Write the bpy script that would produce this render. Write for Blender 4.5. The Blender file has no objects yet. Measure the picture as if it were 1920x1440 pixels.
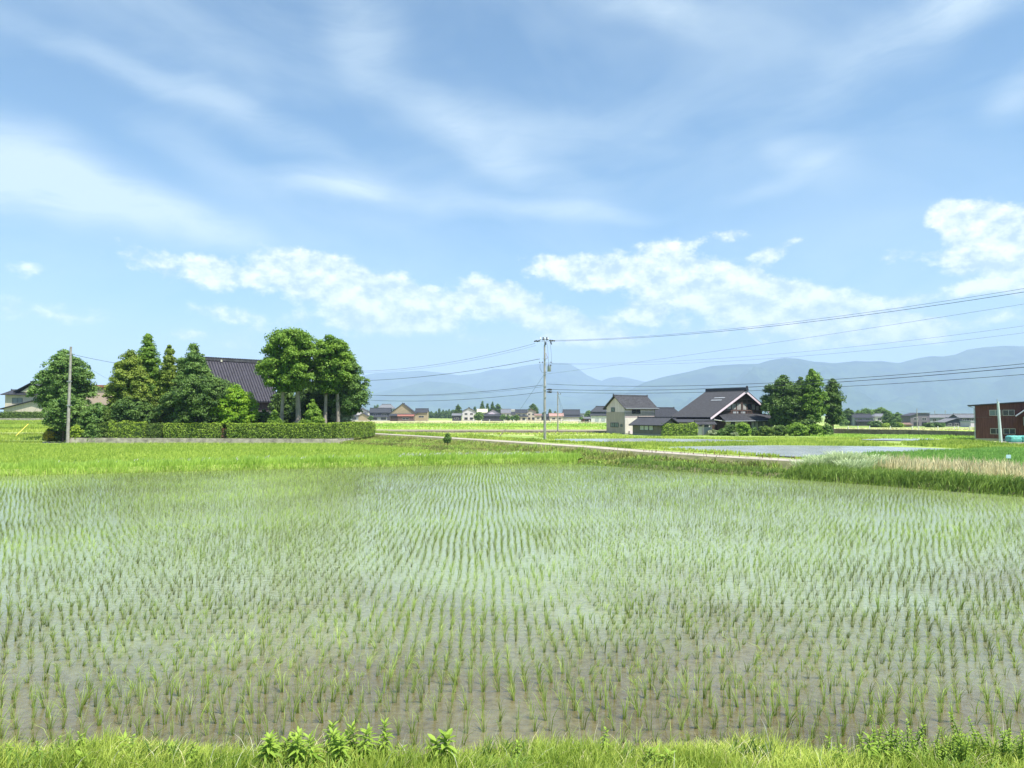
import bpy, math, random
import numpy as np
from mathutils import Vector, Matrix
R = math.radians
rng = np.random.default_rng(7)
random.seed(7)
scene = bpy.context.scene
COL = scene.collection

# ------------------------------------------------------------------ camera
CAMH = 3.5
F = 1400.0
PITCH = math.atan(58 / F)
cd = bpy.data.cameras.new('camera'); cam = bpy.data.objects.new('camera', cd); COL.objects.link(cam)
cam.location = (0, 0, CAMH); cam.rotation_euler = (R(90) + PITCH, 0, 0)
cd.sensor_width = 36; cd.lens = 36 * F / 1920; cd.clip_start = 0.1; cd.clip_end = 60000
scene.camera = cam
CP, SP = math.cos(PITCH), math.sin(PITCH)

def ray(px, py):
    u = (px - 960) / F; v = (720 - py) / F
    return Vector((u, CP - v * SP, SP + v * CP))
def G(px, py, z=0.0):          # a pixel of the photo on the level z, as a place
    d = ray(px, py); t = (z - CAMH) / d.z
    return Vector((d.x * t, d.y * t, z))
def at(px, py, Y):             # a pixel at the depth Y, as a place
    d = ray(px, py); t = Y / d.y
    return Vector((d.x * t, Y, CAMH + d.z * t))

# ------------------------------------------------------------------ world
SUN_EL, SUN_AZ = 62.0, 131.0
w = bpy.data.worlds.new("World"); scene.world = w; w.use_nodes = True
NT = w.node_tree; NT.nodes.clear()
def nd(nt, typ, **kw):
    n = nt.nodes.new(typ)
    for k, v in kw.items():
        if k.startswith('i_'):
            n.inputs[int(k[2:])].default_value = v
        else:
            setattr(n, k, v)
    return n
def lk(nt, a, b): nt.links.new(a, b)
def mth(nt, op, a, b=None, c=None, clamp=False):
    n = nt.nodes.new('ShaderNodeMath'); n.operation = op; n.use_clamp = clamp
    for i, v in enumerate((a, b, c)):
        if v is None: continue
        if isinstance(v, (int, float)): n.inputs[i].default_value = v
        else: nt.links.new(v, n.inputs[i])
    return n.outputs[0]

def build_world():
    nt = NT
    sky = nd(nt, 'ShaderNodeTexSky'); sky.sky_type = 'NISHITA'; sky.sun_disc = False
    sky.sun_elevation = R(SUN_EL); sky.sun_rotation = R(SUN_AZ)
    sky.altitude = 50; sky.air_density = 1.0; sky.dust_density = 1.0; sky.ozone_density = 1.6
    tc = nd(nt, 'ShaderNodeTexCoord')
    sp = nd(nt, 'ShaderNodeSeparateXYZ'); lk(nt, tc.outputs['Generated'], sp.inputs[0])
    az = mth(nt, 'ARCTAN2', sp.outputs[0], sp.outputs[1]); el = mth(nt, 'ARCSINE', sp.outputs[2])
    cb = nd(nt, 'ShaderNodeCombineXYZ'); lk(nt, az, cb.inputs[0]); lk(nt, el, cb.inputs[1])
    UV = cb.outputs[0]
    def noise(vec, scale, detail=6, rough=.55, dist=0.0, sx=1, sy=1, rot=0, loc=(0, 0, 0)):
        mp = nd(nt, 'ShaderNodeMapping'); mp.inputs['Location'].default_value = loc
        mp.inputs['Scale'].default_value = (sx, sy, 1); mp.inputs['Rotation'].default_value = (0, 0, rot)
        lk(nt, vec, mp.inputs[0])
        n = nd(nt, 'ShaderNodeTexNoise'); n.inputs['Scale'].default_value = scale
        n.inputs['Detail'].default_value = detail; n.inputs['Roughness'].default_value = rough
        n.inputs['Distortion'].default_value = dist
        lk(nt, mp.outputs[0], n.inputs["Vector"]); return n
    def warp(vec, scale, amt, detail=4, rough=.6):
        n = noise(vec, scale, detail, rough)
        a = nd(nt, 'ShaderNodeVectorMath', operation='SUBTRACT'); lk(nt, n.outputs['Color'], a.inputs[0]); a.inputs[1].default_value = (.5, .5, .5)
        b = nd(nt, 'ShaderNodeVectorMath', operation='MULTIPLY_ADD'); lk(nt, a.outputs[0], b.inputs[0])
        b.inputs[1].default_value = (amt, amt * .8, 0); lk(nt, vec, b.inputs[2]); return b.outputs[0]
    def azel(px, py):
        d = ray(px, py); return math.atan2(d.x, d.y), math.atan2(d.z, math.hypot(d.x, d.y))
    def blobs(vec, lst):
        acc = None
        for (px, py, rx, ry, rot, s) in lst:
            a, e = azel(px, py); a2, e2 = azel(px + 50, py); a3, e3 = azel(px, py - 50)
            kx = math.hypot(a2 - a, e2 - e) / 50; ky = math.hypot(a3 - a, e3 - e) / 50
            mp = nd(nt, 'ShaderNodeMapping'); mp.vector_type = 'TEXTURE'
            mp.inputs['Location'].default_value = (a, e, 0)
            mp.inputs['Rotation'].default_value = (0, 0, R(rot)); mp.inputs['Scale'].default_value = (rx * kx, ry * ky, 1)
            lk(nt, vec, mp.inputs[0])
            ln = nd(nt, 'ShaderNodeVectorMath', operation='LENGTH'); lk(nt, mp.outputs[0], ln.inputs[0])
            mr = nd(nt, 'ShaderNodeMapRange'); mr.interpolation_type = 'SMOOTHSTEP'
            mr.inputs[1].default_value = 0.0; mr.inputs[2].default_value = 1.0; mr.inputs[3].default_value = s; mr.inputs[4].default_value = 0
            lk(nt, ln.outputs['Value'], mr.inputs[0])
            acc = mr.outputs[0] if acc is None else mth(nt, 'ADD', acc, mr.outputs[0])
        return acc
    # cumulus heaps (direction in the sky: azimuth and elevation)
    cum = [(400, 515, 150, 56, -8, 1.0), (560, 510, 160, 74, -8, 1.25), (690, 550, 190, 84, -16, 1.25), (810, 575, 150, 62, -18, 1.05), (680, 605, 240, 44, -4, .75),
           (915, 555, 100, 56, -20, 1.3), (1010, 590, 150, 60, -22, 1.1), (1110, 618, 150, 44, -12, .85), (430, 592, 170, 36, -8, .7), (380, 632, 160, 26, -8, .55), (490, 628, 90, 22, 0, .5),
           (1060, 508, 140, 54, -10, 1.0), (1210, 515, 190, 68, -8, 1.15), (1330, 530, 180, 80, -14, 1.3), (1430, 560, 190, 76, -16, 1.15), (1590, 590, 250, 74, -14, 1.25), (1700, 615, 150, 40, -10, .8), (1400, 615, 330, 50, -6, .65),
           (1210, 580, 130, 44, 0, .7), (1250, 460, 100, 30, 0, .58), (1365, 441, 75, 24, 0, .66), (1440, 475, 60, 32, 0, .8), (1487, 449, 34, 15, 0, .66), (1680, 481, 90, 24, 0, .6),
           (1790, 405, 90, 46, -12, 1.1), (1870, 435, 190, 90, -14, 1.4), (1980, 470, 170, 120, 0, 1.3), (1805, 490, 120, 46, 0, .9), (1890, 530, 140, 44, 0, .8), (1760, 553, 140, 34, 0, .62),
           (20, 575, 170, 44, -6, .55), (260, 480, 130, 56, -12, .5), (60, 510, 150, 34, 0, .42), (1880, 595, 170, 34, 0, .55), (1120, 640, 200, 30, 0, .5), (900, 637, 80, 20, 0, .5), (1560, 645, 180, 34, 0, .45), (180, 590, 160, 40, 0, .4)]
    wv = warp(UV, 24, .014, 3, .6)
    d1 = blobs(wv, cum)
    n1 = noise(UV, 30, 8, .64, .05, 1, 1.45)
    n2 = noise(UV, 30, 5, .64, .05, 1, 1.45, 0, (-.005, -.026, 0))     # the same noise a step towards the sun
    base = mth(nt, 'MULTIPLY_ADD', mth(nt, 'SUBTRACT', n1.outputs['Fac'], .5), 1.7, d1)
    base = mth(nt, 'SUBTRACT', base, mth(nt, 'MULTIPLY', mth(nt, 'SUBTRACT', .2, d1, clamp=True), 4))
    mr = nd(nt, 'ShaderNodeMapRange'); mr.interpolation_type = 'SMOOTHSTEP'
    for i, v in ((1, .26), (2, .86), (3, 0), (4, .94)): mr.inputs[i].default_value = v
    lk(nt, base, mr.inputs[0]); cmask = mr.outputs[0]
    sh = mth(nt, 'MULTIPLY_ADD', mth(nt, 'SUBTRACT', n1.outputs['Fac'], n2.outputs['Fac']), 3.2, .5, clamp=True)
    # cirrus veils
    cir = [(60, 330, 330, 130, -10, .75), (200, 390, 380, 80, -10, .6), (20, 260, 260, 90, -20, .3), (390, 425, 230, 50, -12, .4), (610, 355, 190, 48, -2, .62), (680, 375, 160, 40, -4, .3),
           (900, 385, 180, 45, -3, .4), (1080, 395, 200, 34, -8, .48), (960, 290, 260, 90, -25, .34), (840, 235, 240, 60, -25, .3), (500, 240, 420, 60, -20, .26), (250, 120, 420, 50, -12, .3), (690, 60, 110, 150, 20, .38), (1240, 10, 220, 70, -15, .38),
           (1720, 60, 360, 110, 15, .42), (1540, 290, 170, 70, -25, .3), (1450, 345, 200, 30, 18, .26), (1900, 180, 130, 60, 20, .35), (1850, 20, 200, 70, 0, .4), (1100, 250, 300, 70, -10, .2), (380, 300, 200, 60, -25, .14)]
    wc = warp(UV, 5, .10, 2, .55)
    d2 = blobs(wc, cir)
    n3 = noise(wc, 9, 8, .68, .5, 1, 4.5, R(-16))
    n4 = noise(UV, 3.2, 4, .55, .5, 1, 2.6, R(-20), (3, 1, 0))
    cm = mth(nt, 'MULTIPLY', d2, mth(nt, 'MULTIPLY_ADD', n3.outputs['Fac'], 1.8, -.04, clamp=True))
    gen = mth(nt, 'MULTIPLY', mth(nt, 'SUBTRACT', n4.outputs['Fac'], .40, clamp=True), .95)
    cm = mth(nt, 'ADD', cm, gen)
    cm = mth(nt, 'MINIMUM', cm, .86)
    # broken cloud elsewhere in the sky (low all round)
    lo = nd(nt, 'ShaderNodeMapRange'); lo.interpolation_type = 'SMOOTHSTEP'
    for i, v in ((1, .16), (2, .0), (3, 0), (4, .6)): lo.inputs[i].default_value = v
    lk(nt, el, lo.inputs[0])
    skyc = nd(nt, 'ShaderNodeMix', data_type='RGBA'); skyc.blend_type = 'MULTIPLY'; skyc.inputs[0].default_value = 1
    lk(nt, sky.outputs[0], skyc.inputs[6]); skyc.inputs[7].default_value = (SKYMUL[0], SKYMUL[1], SKYMUL[2], 1)
    m1 = nd(nt, 'ShaderNodeMix', data_type='RGBA'); lk(nt, cm, m1.inputs[0]); lk(nt, skyc.outputs[2], m1.inputs[6]); m1.inputs[7].default_value = (*CIRRUS, 1)
    m0 = nd(nt, 'ShaderNodeMix', data_type='RGBA'); lk(nt, lo.outputs[0], m0.inputs[0]); lk(nt, m1.outputs[2], m0.inputs[6]); m0.inputs[7].default_value = (*LOWSKY, 1)
    cc = nd(nt, 'ShaderNodeMix', data_type='RGBA'); lk(nt, sh, cc.inputs[0]); cc.inputs[6].default_value = (*CUMDARK, 1); cc.inputs[7].default_value = (*CUMLIGHT, 1)
    m2 = nd(nt, 'ShaderNodeMix', data_type='RGBA'); lk(nt, cmask, m2.inputs[0]); lk(nt, m0.outputs[2], m2.inputs[6]); lk(nt, cc.outputs[2], m2.inputs[7])
    bg = nd(nt, 'ShaderNodeBackground'); bg.inputs[1].default_value = 0.078; lk(nt, m2.outputs[2], bg.inputs[0])
    out = nd(nt, 'ShaderNodeOutputWorld'); lk(nt, bg.outputs[0], out.inputs[0])
SKYMUL = (0.66, 0.95, 1.05)
CIRRUS = (5.4, 6.3, 6.75)
LOWSKY = (6.2, 6.4, 6.6)
CUMDARK = (4.1, 5.0, 5.9)
CUMLIGHT = (9.6, 9.4, 9.2)
build_world()
w.cycles.sampling_method = 'MANUAL'; w.cycles.sample_map_resolution = 128

sl = bpy.data.lights.new('sun', 'SUN'); sun = bpy.data.objects.new('sun', sl); COL.objects.link(sun)
sl.energy = 5.0; sl.angle = R(0.5); sl.color = (1.0, .96, .89)
sdir = Vector((math.sin(R(SUN_AZ)) * math.cos(R(SUN_EL)), math.cos(R(SUN_AZ)) * math.cos(R(SUN_EL)), math.sin(R(SUN_EL))))
sun.rotation_euler = sdir.to_track_quat('Z', 'Y').to_euler(); sun.location = (30, -30, 60)
vs = scene.view_settings; vs.view_transform = 'Standard'; vs.look = 'None'; vs.exposure = 1.02; vs.gamma = 1
vs.use_curve_mapping = False
cy = scene.cycles
cy.max_bounces = 6; cy.diffuse_bounces = 2; cy.glossy_bounces = 3; cy.transmission_bounces = 2; cy.transparent_max_bounces = 4; cy.volume_bounces = 1
cy.caustics_reflective = False; cy.caustics_refractive = False

# ------------------------------------------------------------------ materials
def newmat(name):
    m = bpy.data.materials.new(name); m.use_nodes = True; nt = m.node_tree; nt.nodes.clear()
    o = nd(nt, 'ShaderNodeOutputMaterial'); p = nd(nt, 'ShaderNodeBsdfPrincipled'); lk(nt, p.outputs[0], o.inputs[0])
    return m, nt, p, o
def ramp(nt, fac, stops):
    r = nd(nt, 'ShaderNodeValToRGB'); e = r.color_ramp.elements
    while len(e) < len(stops): e.new(0.5)
    for el_, (p, c) in zip(e, stops): el_.position = p; el_.color = (*c, 1)
    lk(nt, fac, r.inputs[0]); return r.outputs[0]
def objnoise(nt, scale, detail=5, rough=.6, sc=(1, 1, 1), coord='Object'):
    tc = nd(nt, 'ShaderNodeTexCoord'); mp = nd(nt, 'ShaderNodeMapping'); mp.inputs['Scale'].default_value = sc
    lk(nt, tc.outputs[coord], mp.inputs[0])
    n = nd(nt, 'ShaderNodeTexNoise'); n.inputs['Scale'].default_value = scale; n.inputs['Detail'].default_value = detail; n.inputs['Roughness'].default_value = rough
    lk(nt, mp.outputs[0], n.inputs['Vector']); return n.outputs['Fac']
def pm(name, c, rough=.8, var=.25, scale=2.0, bump=.15, sc=(1, 1, 1), metal=0, spec=.3, c2=None):
    m, nt, p, o = newmat(name)
    f = objnoise(nt, scale, sc=sc)
    a = tuple(x * (1 - var) for x in c); b = c2 or tuple(min(1, x * (1 + var)) for x in c)
    lk(nt, ramp(nt, f, [(.3, a), (.7, b)]), p.inputs['Base Color'])
    p.inputs['Roughness'].default_value = rough; p.inputs['Metallic'].default_value = metal
    p.inputs['Specular IOR Level'].default_value = spec
    if bump:
        bn = nd(nt, 'ShaderNodeBump'); bn.inputs['Strength'].default_value = bump; bn.inputs['Distance'].default_value = .03
        lk(nt, objnoise(nt, scale * 5, sc=sc), bn.inputs['Height']); lk(nt, bn.outputs[0], p.inputs['Normal'])
    return m
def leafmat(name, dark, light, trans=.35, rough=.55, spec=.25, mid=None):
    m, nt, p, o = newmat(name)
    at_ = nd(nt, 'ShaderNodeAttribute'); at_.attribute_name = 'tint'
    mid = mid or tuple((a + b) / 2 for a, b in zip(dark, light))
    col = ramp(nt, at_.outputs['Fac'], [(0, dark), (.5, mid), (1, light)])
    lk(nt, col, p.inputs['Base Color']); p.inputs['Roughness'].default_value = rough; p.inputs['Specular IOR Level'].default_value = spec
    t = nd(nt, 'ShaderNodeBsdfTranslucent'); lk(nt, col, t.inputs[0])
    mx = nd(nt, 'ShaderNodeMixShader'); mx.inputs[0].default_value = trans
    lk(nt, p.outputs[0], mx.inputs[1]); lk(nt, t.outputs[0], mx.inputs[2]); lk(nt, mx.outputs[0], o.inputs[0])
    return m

M = {}
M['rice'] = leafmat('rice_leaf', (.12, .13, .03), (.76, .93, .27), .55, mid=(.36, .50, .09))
M['rice_dense'] = leafmat('rice_dense_leaf', (.26, .38, .05), (.56, .66, .13), .45)
M['rice_dark'] = leafmat('rice_dark_leaf', (.15, .31, .055), (.32, .52, .12), .4)
M['grass'] = leafmat('grass_leaf', (.17, .28, .025), (.60, .68, .14), .45)
M['grass_bright'] = leafmat('grass_bright_leaf', (.27, .45, .045), (.66, .84, .20), .5)
M['grass_deep'] = leafmat('grass_deep_leaf', (.07, .14, .025), (.34, .48, .10), .35)
M['grass_weedy'] = leafmat('grass_weedy_leaf', (.15, .17, .05), (.46, .46, .14), .35)
M['silver'] = leafmat('silver_grass_leaf', (.26, .38, .14), (.72, .80, .52), .4)
M['straw'] = leafmat('straw_leaf', (.46, .40, .20), (.86, .78, .48), .3, .8)
M['plume'] = leafmat('plume', (.55, .55, .42), (.80, .80, .70), .3, .8)
M['weed'] = leafmat('weed_leaf', (.09, .20, .02), (.36, .50, .07), .4)
M['leaf_cedar'] = leafmat('leaf_cedar', (0.075, 0.150, 0.018), (.27, .34, .05), .25)
M['leaf_cypress'] = leafmat('leaf_cypress', (0.060, 0.150, 0.018), (0.24, 0.38, 0.045), .25)
M['leaf_dark'] = leafmat('leaf_dark', (0.033, 0.083, 0.021), (0.14, 0.23, 0.045), .22)
M['leaf_green'] = leafmat('leaf_green', (0.060, 0.143, 0.030), (0.21, 0.33, 0.075), .25)
M['leaf_bright'] = leafmat('leaf_bright', (0.135, 0.300, 0.018), (0.36, 0.52, 0.04), .35)
M['leaf_hedge'] = leafmat('leaf_hedge', (0.135, 0.240, 0.022), (0.38, 0.5, 0.06), .3)
M['leaf_hedge_dark'] = leafmat('leaf_hedge_dark', (0.060, 0.112, 0.018), (0.16, 0.24, 0.04), .25)
M['leaf_grey'] = leafmat('leaf_grey', (0.210, 0.270, 0.120), (0.42, 0.47, 0.28), .25)
M['leaf_yellow'] = leafmat('leaf_yellow', (0.330, 0.330, 0.030), (.46, .40, .04), .3)
M['leaf_rust'] = leafmat('leaf_rust', (0.150, 0.075, 0.045), (.20, .10, .06), .2)
M['bark'] = pm('bark', (.22, .18, .14), .9, .35, 6, .5, (1, 1, .3))
M['bark_pale'] = pm('bark_pale', (.30, .26, .21), .9, .3, 5, .5, (1, 1, .3))
M['stem'] = pm('stem_green', (.16, .24, .05), .7, .2, 20, 0)
M['concrete'] = pm('concrete', (.33, .30, .245), .85, .45, 1.6, .2)
M['concrete_dark'] = pm('concrete_dark', (.19, .16, .14), .9, .45, 1.6, .3)
M['pole'] = pm('pole_concrete', (.34, .33, .31), .8, .15, 3, .1)
M['pole_wood'] = pm('pole_grey', (.30, .28, .26), .85, .3, 3, .2)
M['pole_pale'] = pm('pole_pale', (.50, .56, .56), .7, .1, 3, .05)
M['steel'] = pm('galvanised_steel', (.36, .39, .41), .5, .2, 8, .05, metal=.4)
M['insul'] = pm('dark_insulator', (.05, .055, .065), .4, .2, 10, 0)
M['porcelain'] = pm('white_porcelain', (.75, .75, .72), .3, .1, 10, 0)
M['cable'] = pm('black_cable', (.035, .04, .05), .6, .1, 3, 0)
M['cable_thin'] = pm('grey_cable', (.12, .14, .16), .6, .1, 3, 0)
M['white'] = pm('white_paint', (0.624, 0.616, 0.592), .6, .08, 3, .03)
M['yellow'] = pm('yellow_plastic', (.70, .58, .10), .5, .1, 4, 0)
M['tile_black'] = pm('black_roof_tile', (0.03, 0.032, 0.04), 0.62, .35, 2.5, .1, spec=.2)
M['tile_old'] = pm('weathered_roof_tile', (.060, .060, .067), .75, .5, 3.0, .3, spec=.2)
M['tile_slate'] = pm('slate_roof', (0.042, 0.045, 0.055), 0.68, .2, 2.5, .15, spec=.2)
M['tile_grey'] = pm('grey_roof', (.15, .155, .17), .7, .25, 2.5, .1, spec=.2)
M['tile_brown'] = pm('brown_roof', (.26, .17, .14), .7, .2, 2.5, .1)
M['tile_pink'] = pm('pinkish_roof', (.36, .22, .19), .7, .2, 2.5, .1)
M['tin_red'] = pm('rusty_tin_roof', (.30, .12, .09), .6, .3, 2, .1)
M['tin_tan'] = pm('tan_tin_roof', (.52, .50, .38), .6, .15, 2, .1)
M['wall_white'] = pm('white_plaster', (.60, .56, .55), .85, .14, 2.0, .05, (1.5, 1.5, .3))
M['wall_upper'] = pm('pale_upper_plaster', (.63, .52, .59), .85, .14, 2.0, .05, (1.5, 1.5, .3))
M['wall_greige'] = pm('greige_siding', (.36, .30, .295), .85, .14, 2.0, .05, (1.5, 1.5, .3))
M['wall_cream'] = pm('cream_plaster', (0.528, 0.464, 0.376), .85, .14, 2.0, .05, (1.5, 1.5, .3))
M['wall_bright'] = pm('ivory_plaster', (0.576, 0.528, 0.464), .85, .14, 2.0, .05, (1.5, 1.5, .3))
M['wall_tan'] = pm('tan_clay_wall', (0.336, 0.272, 0.176), .9, .15, 1.2, .1)
M['wall_pink'] = pm('pink_siding', (0.464, 0.336, 0.296), .8, .05, .6, .05)
M['wall_taupe'] = pm('taupe_siding', (.16, .14, .13), .8, .15, .8, .1, (3, 3, .4))
M['wall_char'] = pm('charcoal_wall', (.055, .055, .07), .8, .3, 1, .1, (3, 3, .5))
M['wall_grey'] = pm('grey_wall', (.30, .32, .34), .85, .14, 2.0, .05, (1.5, 1.5, .3))
M['wall_purple'] = pm('purplish_grey_siding', (.17, .15, .17), .85, .1, 1, .05)
M['wood_dark'] = pm('dark_timber', (.055, .035, .028), .8, .4, 2, .2, (3, 3, .6))
M['wood_mid'] = pm('weathered_board', (.13, .085, .075), .85, .4, 2, .3, (4, 4, .4))
M['wood_red'] = pm('red_brown_board', (.42, .24, .17), .8, .2, 2, .1)
M['found'] = pm('foundation_concrete', (.30, .28, .25), .9, .2, 1, .1)
M['frame_white'] = pm('white_window_frame', (0.528, 0.496, 0.480), .5, .05, 5, 0)
M['frame_dark'] = pm('dark_window_frame', (.05, .05, .06), .5, .1, 5, 0)
M['teal'] = pm('teal_plastic_sheet', (.13, .42, .38), .45, .25, 4, .8)
M['road'] = pm('pale_concrete_road', (.36, .32, .26), .9, .25, .8, .2)
M['soil'] = pm('brown_fallow_soil', (.22, .18, .14), .95, .3, .6, .4, (.3, 1, 1), c2=(.30, .28, .16))
M['tan_field'] = pm('tan_dry_field', (.42, .40, .20), .95, .3, .25, .4, (.3, 2, 1))
M['green_field'] = pm('green_field', (.22, .30, .07), .95, .35, .5, .4, (.25, 2.5, 1))
M['yellow_field'] = pm('yellow_green_field', (.38, .43, .14), .95, .22, .25, .4, (.3, 2, 1))
M['lime_field'] = pm('bright_green_field', (.20, .33, .05), .95, .2, .3, .4, (.3, 2, 1))
def glassmat(name, c, rough=.12):
    m, nt, p, o = newmat(name); p.inputs['Base Color'].default_value = (*c, 1); p.inputs['Roughness'].default_value = rough
    p.inputs['Specular IOR Level'].default_value = .6; return m
M['signblue'] = pm('pale_blue_sign', (.50, .68, .78), .5, .1, 4, 0)
M['board_red'] = pm('red_brown_board', (.12, .045, .038), .8, .45, 2.2, .3, (4, 4, .25))
M['tile_farm'] = pm('ribbed_black_tile', (.036, .033, .045), .5, .35, 2.5, .1, spec=.35)
M['glass'] = glassmat('window_glass', (.025, .03, .04))
M['glass_pale'] = glassmat('curtained_glass', (.42, .44, .45), .25)
M['glass_mid'] = glassmat('pale_grey_glass', (.14, .18, .19), .2)
M['shoji'] = glassmat('paper_panel', (0.440, 0.440, 0.416), .6)
def water(name, c1, c2, bump, scale, rough=.06, painted_sheen=None):
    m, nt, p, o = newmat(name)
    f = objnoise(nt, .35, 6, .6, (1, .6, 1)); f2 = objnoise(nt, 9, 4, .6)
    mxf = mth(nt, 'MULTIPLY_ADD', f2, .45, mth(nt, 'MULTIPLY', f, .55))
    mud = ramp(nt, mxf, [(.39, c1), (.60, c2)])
    if painted_sheen:                    # pale green sky reflection painted into the far colour; brown mud by the bank
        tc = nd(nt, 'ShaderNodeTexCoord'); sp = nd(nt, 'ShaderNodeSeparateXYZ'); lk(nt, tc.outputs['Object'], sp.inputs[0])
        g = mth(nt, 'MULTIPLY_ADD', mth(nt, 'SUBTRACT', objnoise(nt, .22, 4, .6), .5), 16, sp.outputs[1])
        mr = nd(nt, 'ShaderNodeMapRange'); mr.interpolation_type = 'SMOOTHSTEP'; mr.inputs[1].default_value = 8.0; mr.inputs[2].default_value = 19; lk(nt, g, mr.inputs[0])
        mx = nd(nt, 'ShaderNodeMix', data_type='RGBA'); lk(nt, mr.outputs[0], mx.inputs[0]); lk(nt, mud, mx.inputs[6]); lk(nt, ramp(nt, f2, [(.3, painted_sheen[0]), (.7, painted_sheen[1])]), mx.inputs[7]); mud = mx.outputs[2]
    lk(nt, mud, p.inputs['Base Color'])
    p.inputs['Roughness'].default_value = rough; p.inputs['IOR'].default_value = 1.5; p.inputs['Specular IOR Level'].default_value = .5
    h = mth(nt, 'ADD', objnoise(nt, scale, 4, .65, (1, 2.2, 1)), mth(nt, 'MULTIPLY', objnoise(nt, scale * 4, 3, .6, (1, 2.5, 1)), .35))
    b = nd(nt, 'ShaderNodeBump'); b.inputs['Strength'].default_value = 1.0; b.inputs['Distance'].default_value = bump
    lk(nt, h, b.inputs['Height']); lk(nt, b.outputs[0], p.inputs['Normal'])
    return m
M['water_paddy'] = water('paddy_water', (.080, .064, .027), (.155, .134, .068), .0095, 3.5, painted_sheen=((.20, .235, .125), (.29, .33, .19)))
M['water_open'] = water('open_paddy_water', (.20, .215, .205), (.30, .31, .29), .03, 2.2, .22)

def groundmat():
    m, nt, p, o = newmat('ground_far_fields')
    tc = nd(nt, 'ShaderNodeTexCoord')
    mp = nd(nt, 'ShaderNodeMapping'); mp.inputs['Scale'].default_value = (1 / 110, 1 / 42, 1); mp.inputs['Rotation'].default_value = (0, 0, R(4)); lk(nt, tc.outputs['Object'], mp.inputs[0])
    v = nd(nt, 'ShaderNodeTexVoronoi'); v.distance = 'CHEBYCHEV'; v.inputs['Scale'].default_value = 1; v.inputs['Randomness'].default_value = .55; lk(nt, mp.outputs[0], v.inputs['Vector'])
    s = nd(nt, 'ShaderNodeSeparateColor'); lk(nt, v.outputs['Color'], s.inputs[0])
    c = ramp(nt, s.outputs[0], [(0, (.16, .26, .05)), (.3, (.26, .36, .09)), (.55, (.36, .42, .14)), (.8, (.20, .31, .06)), (1, (.44, .41, .22))])
    f = objnoise(nt, .5, 6, .65, (.4, 1.6, 1))
    c2 = ramp(nt, f, [(.3, (.62, .62, .62)), (.7, (1.25, 1.22, 1.2))])
    mx = nd(nt, 'ShaderNodeMix', data_type='RGBA'); mx.blend_type = 'MULTIPLY'; mx.inputs[0].default_value = 1
    lk(nt, c, mx.inputs[6]); lk(nt, c2, mx.inputs[7]); lk(nt, mx.outputs[2], p.inputs['Base Color'])
    p.inputs['Roughness'].default_value = .95; p.inputs['Specular IOR Level'].default_value = .1
    return m
M['ground'] = groundmat()
def mountmat():
    m, nt, p, o = newmat('forest_slope')
    f = objnoise(nt, .004, 8, .65)
    lk(nt, ramp(nt, f, [(.42, (.006, .018, .018)), (.58, (.036, .060, .030))]), p.inputs['Base Color']); p.inputs['Roughness'].default_value = .95; p.inputs['Specular IOR Level'].default_value = 0
    return m
M['mount'] = mountmat()

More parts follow.
